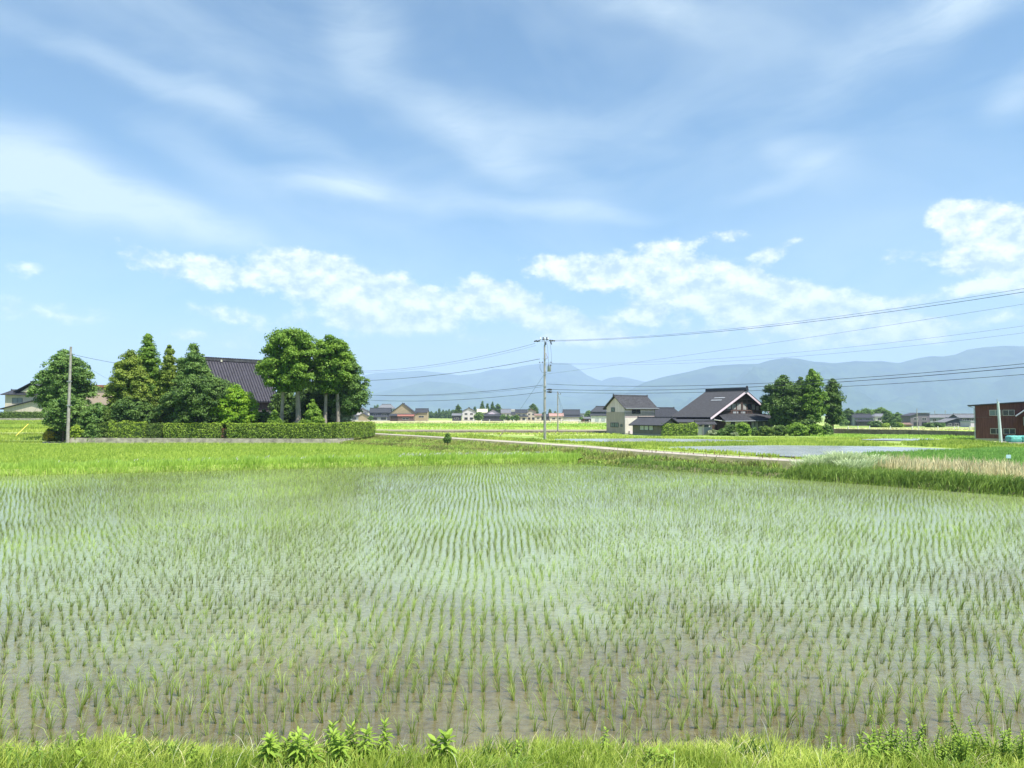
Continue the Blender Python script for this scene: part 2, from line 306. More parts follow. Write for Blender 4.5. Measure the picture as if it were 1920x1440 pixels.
# ------------------------------------------------------------------ tagging and mesh helpers
def tag(o, label=None, cat=None, group=None, kind=None):
    if label: o['label'] = label
    if cat: o['category'] = cat
    if group: o['group'] = group
    if kind: o['kind'] = kind
    return o
def empty(name, loc, rz, label, cat, group=None):
    o = bpy.data.objects.new(name, None); COL.objects.link(o); o.location = loc; o.rotation_euler = (0, 0, rz)
    o.empty_display_size = .3
    return tag(o, label, cat, group)
def link(name, me, mat, parent=None, loc=None):
    o = bpy.data.objects.new(name, me); COL.objects.link(o)
    if mat is not None and not me.materials: me.materials.append(mat)
    if parent is not None: o.parent = parent
    if loc is not None: o.location = loc
    return o
class MB:
    def __init__(s): s.v = []; s.f = []; s.sm = []
    def add(s, vs_, fs, smooth=False):
        n = len(s.v); s.v += [tuple(p) for p in vs_]; s.f += [tuple(i + n for i in f) for f in fs]; s.sm += [smooth] * len(fs)
    def box(s, x0, x1, y0, y1, z0, z1):
        s.add([(x0, y0, z0), (x1, y0, z0), (x1, y1, z0), (x0, y1, z0), (x0, y0, z1), (x1, y0, z1), (x1, y1, z1), (x0, y1, z1)],
              [(0, 3, 2, 1), (4, 5, 6, 7), (0, 1, 5, 4), (1, 2, 6, 5), (2, 3, 7, 6), (3, 0, 4, 7)])
    def prism(s, a, b):            # two matching rings of points
        n = len(a); s.add(list(a) + list(b), [tuple(range(n))[::-1], tuple(range(n, 2 * n))] + [(i, (i + 1) % n, n + (i + 1) % n, n + i) for i in range(n)])
    def tube(s, pts, rad, n=8, cap=True):
        rings = []; pts = [Vector(p) for p in pts]
        if not hasattr(rad, '__len__'): rad = [rad] * len(pts)
        for i, p in enumerate(pts):
            t = (pts[min(i + 1, len(pts) - 1)] - pts[max(i - 1, 0)]).normalized()
            up = Vector((0, 0, 1)) if abs(t.z) < .9 else Vector((1, 0, 0))
            a = t.cross(up).normalized(); b = t.cross(a)
            rings.append([p + (a * math.cos(2 * math.pi * k / n) + b * math.sin(2 * math.pi * k / n)) * rad[i] for k in range(n)])
        vs_ = [q for r in rings for q in r]; fs = []
        for i in range(len(rings) - 1):
            for k in range(n): fs.append((i * n + k, i * n + (k + 1) % n, (i + 1) * n + (k + 1) % n, (i + 1) * n + k))
        s.add(vs_, fs, True)
        if cap:
            s.add(rings[0], [tuple(range(n))]); s.add(rings[-1], [tuple(range(n))[::-1]])
    def slab(s, A, B, C, D, th=.14):
        A, B, C, D = map(Vector, (A, B, C, D)); dn = Vector((0, 0, -th))
        s.prism([A, B, C, D], [A + dn, B + dn, C + dn, D + dn])
    def tiled(s, A, B, C, D, th=.14, pitch=.32, rw=.15, rh=.07):
        A, B, C, D = map(Vector, (A, B, C, D)); s.slab(A, B, C, D, th)
        n = max(2, int(round((C - D).length / pitch)))
        nrm = (B - A).cross(D - A).normalized()
        if nrm.z < 0: nrm = -nrm
        for i in range(n + 1):
            t = i / n; p = A.lerp(B, t); q = D.lerp(C, t); e = (C - D).normalized() * rw / 2
            q2 = q + (q - p).normalized() * .03
            s.add([p - e + nrm * .002, p + nrm * rh, p + e + nrm * .002, q2 - e + nrm * .002, q2 + nrm * rh, q2 + e + nrm * .002], [(0, 1, 4, 3), (1, 2, 5, 4), (3, 4, 5), (2, 1, 0)])
    def build(s, name, mat, parent=None, loc=None):
        me = bpy.data.meshes.new(name); me.from_pydata(s.v, [], s.f); me.update()
        if any(s.sm): me.polygons.foreach_set('use_smooth', s.sm)
        return link(name, me, mat, parent, loc)

def npmesh(name, V, faces_sizes, loops, tint, mat):
    me = bpy.data.meshes.new(name)
    me.vertices.add(len(V)); me.vertices.foreach_set('co', V.astype(np.float32).ravel())
    me.loops.add(len(loops)); me.loops.foreach_set('vertex_index', loops.astype(np.int32))
    st = np.concatenate([[0], np.cumsum(faces_sizes)[:-1]]).astype(np.int32)
    me.polygons.add(len(st)); me.polygons.foreach_set('loop_start', st)
    a = me.attributes.new('tint', 'FLOAT', 'POINT'); a.data.foreach_set('value', tint.astype(np.float32))
    me.update(calc_edges=True); me.materials.append(mat)
    return me
def blade_mesh(name, root, h, wd, lean, tint, mat, segs=2, droop=.25, tipbright=.25):
    """ribbons: root (N,3), lean (N,2) is how far the tip is off the root"""
    N = len(root); nv = 2 * segs + 1
    V = np.zeros((N, nv, 3)); T = np.zeros((N, nv))
    ph = rng.uniform(0, 2 * np.pi, N); side = np.stack([np.cos(ph), np.sin(ph), np.zeros(N)], 1) * (wd / 2)[:, None]
    for k in range(segs + 1):
        t = k / segs
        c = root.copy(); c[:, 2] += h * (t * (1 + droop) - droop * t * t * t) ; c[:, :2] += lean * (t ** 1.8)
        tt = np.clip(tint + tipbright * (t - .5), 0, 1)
        if k < segs:
            wk = (1 - .55 * t * t)
            V[:, 2 * k] = c - side * wk; V[:, 2 * k + 1] = c + side * wk; T[:, 2 * k] = tt; T[:, 2 * k + 1] = tt
        else: V[:, 2 * k] = c; T[:, 2 * k] = tt
    pat = []; sz = []
    for k in range(segs - 1): pat += [2 * k, 2 * k + 1, 2 * k + 3, 2 * k + 2]; sz.append(4)
    pat += [2 * segs - 2, 2 * segs - 1, 2 * segs]; sz.append(3)
    L = (np.array(pat)[None, :] + (np.arange(N) * nv)[:, None]).ravel()
    return npmesh(name, V.reshape(-1, 3), np.tile(sz, N), L, T.ravel(), mat)
def leaf_arrays(cen, nrm, size, tint, asp=.55):
    N = len(cen); r = rng.normal(size=(N, 3)); t = np.cross(nrm, r); t /= np.linalg.norm(t, axis=1)[:, None] + 1e-9; b = np.cross(nrm, t)
    s = size[:, None]
    V = np.stack([cen - t * s * .5, cen + b * s * .5 * asp + nrm * s * .08, cen + t * s * .5, cen - b * s * .5 * asp + nrm * s * .08], 1)
    return V.reshape(-1, 3), np.repeat(tint, 4)
def leaf_mesh(name, parts, mat):
    V = np.concatenate([p[0] for p in parts]); T = np.concatenate([p[1] for p in parts]); n = len(V) // 4
    return npmesh(name, V, np.full(n, 4), np.arange(4 * n), T, mat)
def sph(n):
    z = rng.uniform(-1, 1, n); a = rng.uniform(0, 2 * np.pi, n); r = np.sqrt(1 - z * z); return np.stack([r * np.cos(a), r * np.sin(a), z], 1)
def inpoly(x, y, poly):
    P = np.array([(p[0], p[1]) for p in poly]); c = np.zeros(len(x), bool); j = len(P) - 1
    for i in range(len(P)):
        xi, yi = P[i]; xj, yj = P[j]
        c ^= ((yi > y) != (yj > y)) & (x < (xj - xi) * (y - yi) / (yj - yi + 1e-12) + xi); j = i
    return c
def scatter(poly, dens):
    P = np.array([(p[0], p[1]) for p in poly]); lo, hi = P.min(0), P.max(0); n = int((hi - lo).prod() * dens)
    x = rng.uniform(lo[0], hi[0], n); y = rng.uniform(lo[1], hi[1], n); k = inpoly(x, y, poly); x, y = x[k], y[k]
    vis = (np.abs(x) < y * .72 + 4.5); return x[vis], y[vis]
def vnoise(x, y, s, seed=0):
    r = np.random.default_rng(seed); out = np.zeros_like(x, dtype=float)
    for k in range(6):
        a = r.uniform(0, 2 * np.pi); f = r.uniform(.5, 1.8) / s; p = r.uniform(0, 6.28)
        out += np.sin((x * np.cos(a) + y * np.sin(a)) * f * 2 * np.pi + p + 1.5 * np.sin((x * np.sin(a) - y * np.cos(a)) * f * 3 + k))
    return out / 6 * 1.6
def smooth(t): t = np.clip(t, 0, 1); return t * t * (3 - 2 * t)

# ------------------------------------------------------------------ terrain
GZ0 = -.15
def hgt(x, y):
    x = np.asarray(x, float); y = np.asarray(y, float)
    return GZ0 - 1.25 * smooth((x - 22) / 55) * smooth((y - 125) / 130)
def hz(x, y): return float(hgt(x, y))
def build_ground():
    xs = np.unique(np.concatenate([np.linspace(-11500, -300, 24), np.linspace(-300, 300, 61), np.linspace(300, 11500, 24)]))
    ys = np.unique(np.concatenate([np.linspace(-1200, 0, 5), np.linspace(0, 400, 41), np.linspace(400, 1500, 12), np.linspace(1500, 15500, 20)]))
    X, Y = np.meshgrid(xs, ys); Z = hgt(X, Y)
    V = np.stack([X, Y, Z], 2).reshape(-1, 3); nx = len(xs); ny = len(ys); F_ = []
    for j in range(ny - 1):
        for i in range(nx - 1): a = j * nx + i; F_.append((a, a + 1, a + nx + 1, a + nx))
    me = bpy.data.meshes.new('ground'); me.from_pydata(V.tolist(), [], F_); me.update()
    tag(link('ground', me, M['ground']), kind='structure')
build_ground()
def sheet(name, pts, z, mat, follow=False):
    P = [Vector(p) for p in pts]
    me = bpy.data.meshes.new(name)
    me.from_pydata([(p.x, p.y, (hz(p.x, p.y) - GZ0 + z) if follow else z) for p in P], [], [tuple(range(len(P)))]); me.update()
    return tag(link(name, me, mat), kind='structure')
def gridsheet(name, x0, x1, y0, y1, dz, mat):
    xs = np.linspace(x0, x1, max(2, int((x1 - x0) / 12))); ys = np.linspace(y0, y1, max(2, int((y1 - y0) / 10)))
    X, Y = np.meshgrid(xs, ys); Z = hgt(X, Y) + dz; V = np.stack([X, Y, Z], 2).reshape(-1, 3); nx = len(xs); F_ = []
    for j in range(len(ys) - 1):
        for i in range(nx - 1): a = j * nx + i; F_.append((a, a + 1, a + nx + 1, a + nx))
    me = bpy.data.meshes.new(name); me.from_pydata(V.tolist(), [], F_); me.update(); return tag(link(name, me, mat), kind='structure')

# near flooded paddy
PADDY = [(-30, 7.6), (30, 7.6), (42, 7.6), (21.8, 31.8), (17.7, 37.7), (13.4, 42.6), (6.3, 51.6), (2.0, 54.3), (-11.3, 49.6), (-29, 42.8), (-60, 32), (-60, 7.6)]
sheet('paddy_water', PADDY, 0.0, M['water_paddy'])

# mountains
def mountain(label_seed, prof, D, front, back, amp):
    """a range: crest profile given by where it stands against the sky, with real slopes before and behind it"""
    P = np.array(prof, float); pxs = np.arange(P[0, 0], P[-1, 0], 7.0); pys = np.interp(pxs, P[:, 0], P[:, 1])
    crest = [at(a, b, D) for a, b in zip(pxs, pys)]
    cx = np.array([c.x for c in crest]); cz = np.array([c.z for c in crest])
    r = np.random.default_rng(label_seed); rows = 26; V = []
    ph = r.uniform(0, 6.28, 12); fr = np.array([1 / 2600, 1 / 1500, 1 / 900, 1 / 520, 1 / 330, 1 / 210, 1 / 150, 1 / 110, 1 / 80, 1 / 60, 1 / 2000, 1 / 700])
    for j in range(rows):
        if j <= 18: t = j / 18; y = D - front * (1 - t); prof_t = t ** 1.15
        else: t = (j - 18) / (rows - 1 - 18); y = D + back * t; prof_t = (1 - t)
        nz = np.zeros_like(cx)
        for k in range(10): nz += np.sin(cx * fr[k] * 6.28 + ph[k] + 1.7 * np.sin(y * fr[k] * 4 + ph[(k + 3) % 12])) / (1.25 ** k)
        env = prof_t * max(0, 1 - prof_t) ** 1.6 * 5
        z = cz * prof_t * (1 + 0 * nz) + amp * nz * env * np.clip(cz / 500, .05, 1) * .5
        z = np.maximum(z * 1.0, -1.0) - (1 - np.minimum(1, prof_t * 8)) * .8
        V += [(a, y, b) for a, b in zip(cx, z)]
    n = len(cx); F_ = [(j * n + i, j * n + i + 1, (j + 1) * n + i + 1, (j + 1) * n + i) for j in range(rows - 1) for i in range(n - 1)]
    me = bpy.data.meshes.new('mountain_range'); me.from_pydata(V, [], F_); me.update(); me.polygons.foreach_set('use_smooth', [True] * len(F_))
    tag(link('mountain_range', me, M['mount']), kind='structure')
mountain(1, [(330, 778), (480, 745), (600, 718), (673, 706), (700, 700), (750, 697), (790, 695), (830, 699), (860, 704), (900, 699), (925, 692), (950, 692), (980, 686), (1010, 682), (1055, 680.5), (1070, 683), (1085, 692), (1100, 703), (1115, 710), (1128, 714), (1140, 709), (1160, 706), (1175, 708), (1200, 714), (1260, 724), (1400, 760), (1500, 778)], 12500, 3200, 2200, 120)
mountain(2, [(560, 778), (700, 738), (800, 715), (860, 719), (950, 742), (1010, 735), (1080, 745), (1150, 724), (1180, 728), (1240, 745), (1330, 778)], 9600, 2000, 1500, 80)
mountain(3, [(1100, 776), (1160, 745), (1192, 725), (1211, 716), (1249, 705.5), (1287, 698), (1335, 686), (1383, 683), (1422, 682), (1441, 676), (1470, 671), (1493, 672), (1527, 678), (1565, 681), (1604, 677), (1632, 678), (1652, 677), (1685, 681), (1719, 672), (1747, 667.6), (1767, 668.5), (1791, 665), (1814, 655.6), (1843, 651), (1882, 648.4), (1920, 649), (1990, 655), (2080, 640), (2200, 662), (2350, 700), (2500, 770)], 8600, 2600, 2500, 150)

# haze: one closed box of even air
def haze(dens):
    b = MB(); b.box(-12000, 12000, -1500, 16000, -3.4, 1250)
    m = bpy.data.materials.new('haze_air'); m.use_nodes = True; nt = m.node_tree; nt.nodes.clear()
    o = nd(nt, 'ShaderNodeOutputMaterial'); v = nd(nt, 'ShaderNodeVolumePrincipled')
    v.inputs['Color'].default_value = (.49, .63, .955, 1); v.inputs['Density'].default_value = dens; v.inputs['Anisotropy'].default_value = 0.0
    lk(nt, v.outputs[0], o.inputs['Volume'])
    h = b.build('haze', m); tag(h, 'pale blue haze filling the air towards the mountains', 'haze', kind='stuff')
haze(1.2e-4)

# ------------------------------------------------------------------ near rice
ROT = R(2.25)          # the planting rows are turned a little from the view
def lattice():
    k = np.arange(-420, 420) * .18; j = np.arange(24, 190) * .30
    A, B = np.meshgrid(k, j); A = A.ravel(); B = B.ravel()
    A = A + .030 * np.sin(B * .9 + np.floor(A / 1.44) * 1.7) + .05 * vnoise(A, B, 9, 5); B = B + .05 * vnoise(A, B, 7, 9)
    A = A + rng.normal(0, .014, len(A)); B = B + rng.normal(0, .022, len(B))
    x = A * math.cos(ROT) - B * math.sin(ROT); y = A * math.sin(ROT) + B * math.cos(ROT)
    keep = inpoly(x, y, PADDY) & (np.abs(x) < y * .70 + 5.0) & (y > 7.9)
    patch = vnoise(x, y, 5, 3)
    keep &= rng.random(len(x)) > np.where(patch > .75, .30, .06)
    return x[keep], y[keep]
RX, RY = lattice()
order = np.argsort(RY + .12 * np.abs(RX)); RX, RY = RX[order], RY[order]
px_ = 960 + F * RX / RY
inview = np.where((np.abs(px_ - 960) < 950) & (RY > 8.3))[0]
near = inview[:300]; rest = np.setdiff1d(np.arange(len(RX)), near)
def clump(name, n, hgt_, spread, mat, segs=3, wd=.0052):
    a = rng.uniform(0, 6.283, n); rr = rng.uniform(0, .022, n)
    root = np.stack([np.cos(a) * rr, np.sin(a) * rr, np.full(n, -.02)], 1)
    h = hgt_ * rng.uniform(.55, 1.08, n)
    b = a + rng.normal(0, .6, n); ln = spread * rng.uniform(.15, 1.0, n) ** 1.3
    lean = np.stack([np.cos(b) * ln + .03, np.sin(b) * ln], 1)
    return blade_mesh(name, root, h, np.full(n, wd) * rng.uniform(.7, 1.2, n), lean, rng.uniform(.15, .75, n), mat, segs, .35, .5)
variants = [clump('rice_clump', int(rng.integers(9, 26)), rng.uniform(.25, .38), rng.uniform(.09, .24), M['rice']) for _ in range(30)]
for q, i in enumerate(near):
    o = bpy.data.objects.new('rice_clump', variants[int(rng.integers(0, 30))]); COL.objects.link(o)
    o.location = (RX[i], RY[i], 0); o.rotation_euler = (rng.normal(0, .11), rng.normal(0.03, .12), rng.uniform(0, 6.28)); s = rng.uniform(.7, 1.18); o.scale = (s, s, s)
    tag(o, 'thin clump of young green rice standing in the brown water nearest the front grass', 'rice plant', 'front rows of young rice clumps')
def rice_rest():
    parts = []
    x, y = RX[rest], RY[rest]; Vs = []; 
    root = []; h = []; wd = []; lean = []; tint = []
    nb = np.where(y < 14, 15, np.where(y < 24, 10, 7)); nb = np.maximum(3, (nb * rng.uniform(.55, 1.35, len(nb))).astype(int))
    idx = np.repeat(np.arange(len(x)), nb); n = len(idx)
    a = rng.uniform(0, 6.283, n); rr = rng.uniform(0, .024, n)
    hh = (.235 + .04 * vnoise(x, y, 11, 2) + .02 * vnoise(x, y, 3, 4)) * rng.uniform(.6, 1.25, len(x))
    fl = rng.uniform(.8, 1.2, len(x)); tt = .38 + .18 * vnoise(x, y, 13, 8) + rng.normal(0, .1, len(x))
    root = np.stack([x[idx] + np.cos(a) * rr, y[idx] + np.sin(a) * rr, np.full(n, -.02)], 1)
    h = hh[idx] * rng.uniform(.55, 1.08, n)
    b = a + rng.normal(0, .6, n); ln = .16 * fl[idx] * rng.uniform(.15, 1, n) ** 1.3
    hl = rng.normal(0, .05, (len(x), 2)); lean = np.stack([np.cos(b) * ln + .035 + hl[idx, 0], np.sin(b) * ln + hl[idx, 1]], 1)
    wd = (.0055 + .00007 * y[idx]) * rng.uniform(.7, 1.2, n)
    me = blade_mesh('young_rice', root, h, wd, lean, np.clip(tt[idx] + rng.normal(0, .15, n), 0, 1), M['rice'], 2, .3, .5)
    tag(link('young_rice', me, M['rice']), 'rows of thin young rice filling the flooded paddy behind the front rows', 'rice plants', kind='stuff')
rice_rest()

# ------------------------------------------------------------------ grass masses
def grass_poly(name, label, poly, dens, h, wd, mat, z=0.0, lean=.12, segs=2, hvar=.35, drift=(.05, 0), tbase=.45, zf=None, cat='grass', ns=4, droop=.3, tn=.22, tag_it=True):
    x, y = scatter(poly, dens); n = len(x)
    zz = np.full(n, z) if zf is None else zf(x, y)
    hh = h * (1 + hvar * vnoise(x, y, ns, 11)) * rng.uniform(.55, 1.15, n)
    a = rng.uniform(0, 6.28, n); ln = lean * rng.uniform(.1, 1.2, n)
    L = np.stack([np.cos(a) * ln + drift[0], np.sin(a) * ln + drift[1]], 1)
    t = np.clip(tbase + tn * vnoise(x, y, ns * 1.6, 12) + rng.normal(0, .16, n), 0, 1)
    me = blade_mesh(name, np.stack([x, y, zz], 1), hh, wd * rng.uniform(.7, 1.3, n), L, t, mat, segs, droop, .3)
    o = link(name, me, mat)
    if tag_it: tag(o, label, cat, kind='stuff')
    return o
def band(pts, w0, w1=None):          # a strip round a line of (x, y) points: w0 to the near/right side, w1 to the other
    w1 = w0 if w1 is None else w1; A = []; B = []
    for i, p in enumerate(pts):
        q0 = Vector(pts[max(0, i - 1)]); q1 = Vector(pts[min(len(pts) - 1, i + 1)]); t = (q1 - q0).normalized(); n = Vector((t.y, -t.x))
        A.append(Vector(p) + n * w0); B.append(Vector(p) - n * w1)
    return A + B[::-1]
def bank(name, line, wn, wf, top, mat, foot=-.2):
    """a low earth bank along a line, sloping down on the near and the far side"""
    V = []; n = len(line)
    for i, p in enumerate(line):
        q0 = Vector(line[max(0, i - 1)]); q1 = Vector(line[min(n - 1, i + 1)]); t = (q1 - q0).normalized(); nn = Vector((t.y, -t.x)); p = Vector(p)
        for d, z in ((wn, foot), (wn * .45, top), (-wf * .45, top), (-wf, foot)):
            V.append((p.x + nn.x * d, p.y + nn.y * d, z))
    F_ = [(i * 4 + k, i * 4 + k + 1, i * 4 + k + 5, i * 4 + k + 4) for i in range(n - 1) for k in range(3)]
    me = bpy.data.meshes.new(name); me.from_pydata(V, [], F_); me.update(); return tag(link(name, me, mat), kind='structure')
M['earth'] = pm('earth_under_grass', (.11, .14, .05), .95, .4, 1.5, .5, c2=(.20, .19, .09))
M['earth_green'] = pm('mossy_earth', (.16, .22, .05), .95, .3, 1.5, .5, c2=(.26, .32, .08))

# the bank in the foreground
FB = [(-9, 6.9), (-4, 6.85), (0, 6.8), (4, 6.75), (9, 6.7)]
b_ = MB()
xs_ = np.linspace(-9, 9, 40)
pr = [(4.6, -.2), (5.2, .30), (6.9, .30), (7.4, .16), (7.95, -.2)]
for x in xs_:
    e = .10 * math.sin(x * 1.3) + .07 * math.sin(x * 3.1 + 1); b_.v += [(x, y + (e if y > 7 else 0), z) for y, z in pr]
b_.f += [(i * 5 + k, (i + 1) * 5 + k, (i + 1) * 5 + k + 1, i * 5 + k + 1) for i in range(39) for k in range(4)]; b_.sm = [False] * len(b_.f)
tag(b_.build('near_bank', M['earth_green']), kind='structure')
def fbz(x, y):
    e = .10 * np.sin(x * 1.3) + .07 * np.sin(x * 3.1 + 1)
    return np.interp(y - np.where(y > 7, e, 0), [4.6, 5.2, 6.9, 7.4, 7.95], [-.2, .30, .30, .16, -.2]) - .01
grass_poly('front_grass', 'bright green fine grass along the bottom edge in front of the water', [(-9, 6.0), (9, 6.0), (9, 7.75), (-9, 7.75)], 1900, .17, .0065, M['grass'], zf=fbz, lean=.13, segs=3, hvar=.5, drift=(.03, .01), ns=1.1, tn=.35, tbase=.5)
grass_poly('front_undergrowth', 'darker green broad blades mixed under the bright front grass', [(-9, 6.2), (9, 6.2), (9, 7.9), (-9, 7.9)], 260, .13, .014, M['grass_deep'], zf=fbz, lean=.12, segs=3, hvar=.7, ns=.8, tn=.5, tbase=.5)
grass_poly('front_dry_grass', 'dead straw blades tangled through the front grass', [(-9, 6.4), (9, 6.4), (9, 7.95), (-9, 7.95)], 110, .15, .005, M['straw'], zf=fbz, lean=.26, segs=3, hvar=.6, ns=.7, tn=.4)
grass_poly('water_edge_shoots', 'thin green shoots growing into the water along the front bank', [(-9, 7.7), (9, 7.7), (9, 8.15), (-9, 8.15)], 45, .2, .006, M['grass'], z=-.03, lean=.12, segs=3, hvar=.7, ns=.6, tn=.4)
grass_poly('front_grass_stalks', 'loose pale grass stalks rising out of the front grass', [(-9, 6.6), (9, 6.6), (9, 7.8), (-9, 7.8)], 9, .32, .005, M['plume'], zf=fbz, lean=.22, segs=3, hvar=.4, drift=(.04, .02), ns=1.1, tbase=.2)

# leafy weeds on the front bank: whorled tall weeds, each a thing
def weed(px, py_top, h, label, kind='goldenrod', grp=None, scale=1.0):
    y = 7.0; p = at(px, 1405, y); z = .28
    root = empty('leafy_weed', (p.x, y + float(rng.uniform(-.15, .25)), z), rng.uniform(0, 6), label, 'weed', grp); root.rotation_euler = (rng.normal(0, .16), rng.normal(0, .16), rng.uniform(0, 6))
    b = MB(); n = 5
    tipx, tipy = rng.normal(0, .03), rng.normal(0, .03)
    b.tube([(tipx * t * t, tipy * t * t, h * t) for t in np.linspace(0, 1, n)], [.006, .005, .005, .004, .002], 6)
    b.build('stem', M['stem'], root)
    V = []; T = []; cnt = int(h / .0075)
    for i in range(cnt):
        t = .12 + .88 * i / cnt; a = i * 2.4 + rng.normal(0, .2)
        L = (.125 if kind == 'goldenrod' else .16) * scale * (1 - .45 * max(0, t - .6) / .4) * rng.uniform(.75, 1.15); W = (.027 if kind == 'goldenrod' else .05) * scale
        up = .25 + .75 * max(0, (t - .7) / .3) - (.25 if t < .5 else 0); c = Vector((tipx * t * t, tipy * t * t, h * t)); d = Vector((math.cos(a), math.sin(a), 0)); s = Vector((-d.y, d.x, 0))
        pts = []
        for k, (u, wq) in enumerate(((0, .25), (.35, 1), (.72, .8), (1, .06))):
            q = c + d * L * u * (1 - .25 * up) + Vector((0, 0, L * (up * u - .55 * u * u * (1 - up * .6)))); pts.append((q - s * W * wq * .5, q + s * W * wq * .5, q + Vector((0, 0, -.12 * W))))
        tint = min(1, max(0, .25 + .6 * t + rng.normal(0, .12)))
        for k in range(3):
            a0, b0, m0 = pts[k]; a1, b1, m1 = pts[k + 1]
            V += [a0, m0, m1, a1, m0, b0, b1, m1]; T += [tint] * 8
    V = np.array([tuple(v) for v in V]); nq = len(V) // 4
    me = npmesh('leaves', V, np.full(nq, 4), np.arange(4 * nq), np.array(T), M['weed'])
    link('leaves', me, M['weed'], root)
G1 = 'leafy weeds in the front grass'
specs = [(125, .20, 'short leafy weed at the far left of the front grass'), (205, .15, 'low leafy weed with star shaped top left in the front grass'), (262, .12, 'small pale weed just right of the star shaped left weed'),
         (516, .34, 'tall narrow leaved weed at the left end of the weed cluster'), (540, .30, 'narrow leaved weed second from the left of the weed cluster'), (562, .36, 'yellowish topped weed in the left half of the weed cluster'),
         (580, .24, 'low bushy weed in the middle of the weed cluster'), (604, .26, 'short weed left of the tallest dark weed'), (634, .40, 'tallest dark green weed of the cluster, rising highest over the water'),
         (660, .25, 'broad weed right of the tallest dark weed'), (692, .30, 'dark leafy weed near the right end of the cluster'), (715, .33, 'bright green weed at the right end of the cluster'), (745, .20, 'low weed just beyond the right end of the cluster'),
         (1243, .20, 'single weed in the fine grass right of centre'), (1228, .14, 'small weed beside the single weed right of centre'), (1625, .34, 'bushy upright weed standing alone right of centre at the water edge'), (1640, .26, 'lower shoot beside the bushy upright weed')]
for px, h, lb in specs: weed(px, 0, h * .88, lb, 'goldenrod', G1)
weed(830, 0, .30, 'dock with broad upright light green leaves right of the weed cluster', 'dock', None, 1.1)
weed(812, 0, .2, 'low dock with dark broad leaves beside the light green dock', 'dock', None, 1.1)
weed(172, 0, .16, 'dark broad leaved weed low in the left front grass', 'dock', None, .9)
for px, h, lb in [(1690, .2, 'low oval leaved weed at the left of the right corner weeds'), (1740, .3, 'pale oval leaved weed in the right corner weeds'), (1790, .26, 'bushy oval leaved weed in the right corner'), (1835, .36, 'tallest oval leaved weed near the right corner'), (1870, .27, 'oval leaved weed by the right frame edge'), (1900, .22, 'last oval leaved weed at the right frame edge')]:
    weed(px, 0, h, lb, 'dock', 'oval leaved weeds in the right corner', .42)

for k in range(44):
    weed(float(rng.uniform(1655, 1925)), 0, float(rng.uniform(.17, .36)), 'small oval leaved sprig in the dense patch at the right front corner', 'dock', 'oval leaved sprigs in the right corner', .32)
for k in range(11):
    weed(float(rng.uniform(478, 770)), 0, float(rng.uniform(.2, .36)), 'low narrow leaved sprig among the taller weeds of the front cluster', 'goldenrod', 'low sprigs of the weed cluster')
for k in range(14):
    weed(float(rng.choice([rng.uniform(0, 470), rng.uniform(850, 1640)])), 0, float(rng.uniform(.14, .24)), 'tiny leafy seedling scattered in the fine front grass', 'dock', 'seedlings in the front grass', .45)
# bank behind the near paddy (left part), with tall bright grass
L1 = [(-60, 34.0), (-29, 44.2), (-20, 47.6), (-11.3, 50.9), (-4, 53.6), (2.0, 55.8), (5, 54.8)]
bank('paddy_bank', L1, 1.35, 1.5, .34, M['earth_green'])
LL = lambda dn, df, pts: band(pts, dn, df)
def bankz(line, wn, wf, top):
    P = [Vector(p) for p in line]
    def f(x, y):
        best = np.full(len(x), 1e9); sgn = np.zeros(len(x))
        for a, b in zip(P[:-1], P[1:]):
            d = b - a; L2 = d.length_squared; t = np.clip(((x - a.x) * d.x + (y - a.y) * d.y) / L2, 0, 1)
            dx = x - (a.x + d.x * t); dy = y - (a.y + d.y * t); D = np.hypot(dx, dy); s = (dx * d.y - dy * d.x) / math.sqrt(L2)
            k = D < best; best = np.where(k, D, best); sgn = np.where(k, s, sgn)
        w_ = np.where(sgn > 0, wn, wf); r = best / w_
        return np.clip(top - np.clip((r - .45) / .55, 0, 1) * (top + .2), -.18, None) - .02
    return f
grass_poly('bank_grass', 'tall bright green grass on the bank behind the rice water on the left', band(L1, 1.2, 1.3), 240, .46, .03, M['grass_bright'], zf=bankz(L1, 1.35, 1.5, .34), lean=.16, hvar=.35, drift=(.05, -.02), ns=2.5, tbase=.55)
grass_poly('bank_foot_grass', 'short dull grass at the foot of the left bank by the water', band(L1, 1.35, -.9), 60, .14, .03, M['grass_weedy'], zf=bankz(L1, 1.35, 1.5, .34), lean=.1, ns=2)
# white seed plumes in that grass
def plumes(name, label, pts, dens, h):
    x, y = scatter(pts, dens); n = len(x); root = np.stack([x, y, .30 + h * rng.uniform(.8, 1.15, n)], 1)
    L = np.stack([rng.uniform(.05, .2, n), rng.normal(0, .03, n)], 1)
    tag(link(name, blade_mesh(name, root, rng.uniform(.10, .2, n), np.full(n, .05), L, rng.uniform(.2, .9, n), M['plume'], 2, .2, .1), M['plume']), label, 'seed heads', kind='stuff')
plumes('seed_heads', 'white grass seed heads leaning in the wind on the left bank', band([(-28, 44.6), (-17.5, 48.6), (-9.5, 51.4)], .7), 2.6, .36)
plumes('seed_heads', 'white grass seed heads on the bank left of the centre pole', band([(-8, 52.2), (-4, 53.6), (3.0, 55.6)], .8), 10, .38)

# dense rice field on the left, behind the bank
LF = [(-62, 36), (-29, 45.6), (-11.3, 52.2), (-4, 54.8), (-2.6, 58), (-5.5, 66), (-11, 77), (-16, 84), (-21, 88.6), (-58, 88.8), (-90, 88.5)]
sheet('rice_field', LF, -.06, M['lime_field'])
grass_poly('field_rice', 'dense even green rice in the left field before the hedge', [p for p in LF], 46, .36, .055, M['rice_dense'], z=-.06, lean=.14, hvar=.12, drift=(.05, 0), ns=9, tbase=.5, tn=.12, cat='rice plants')

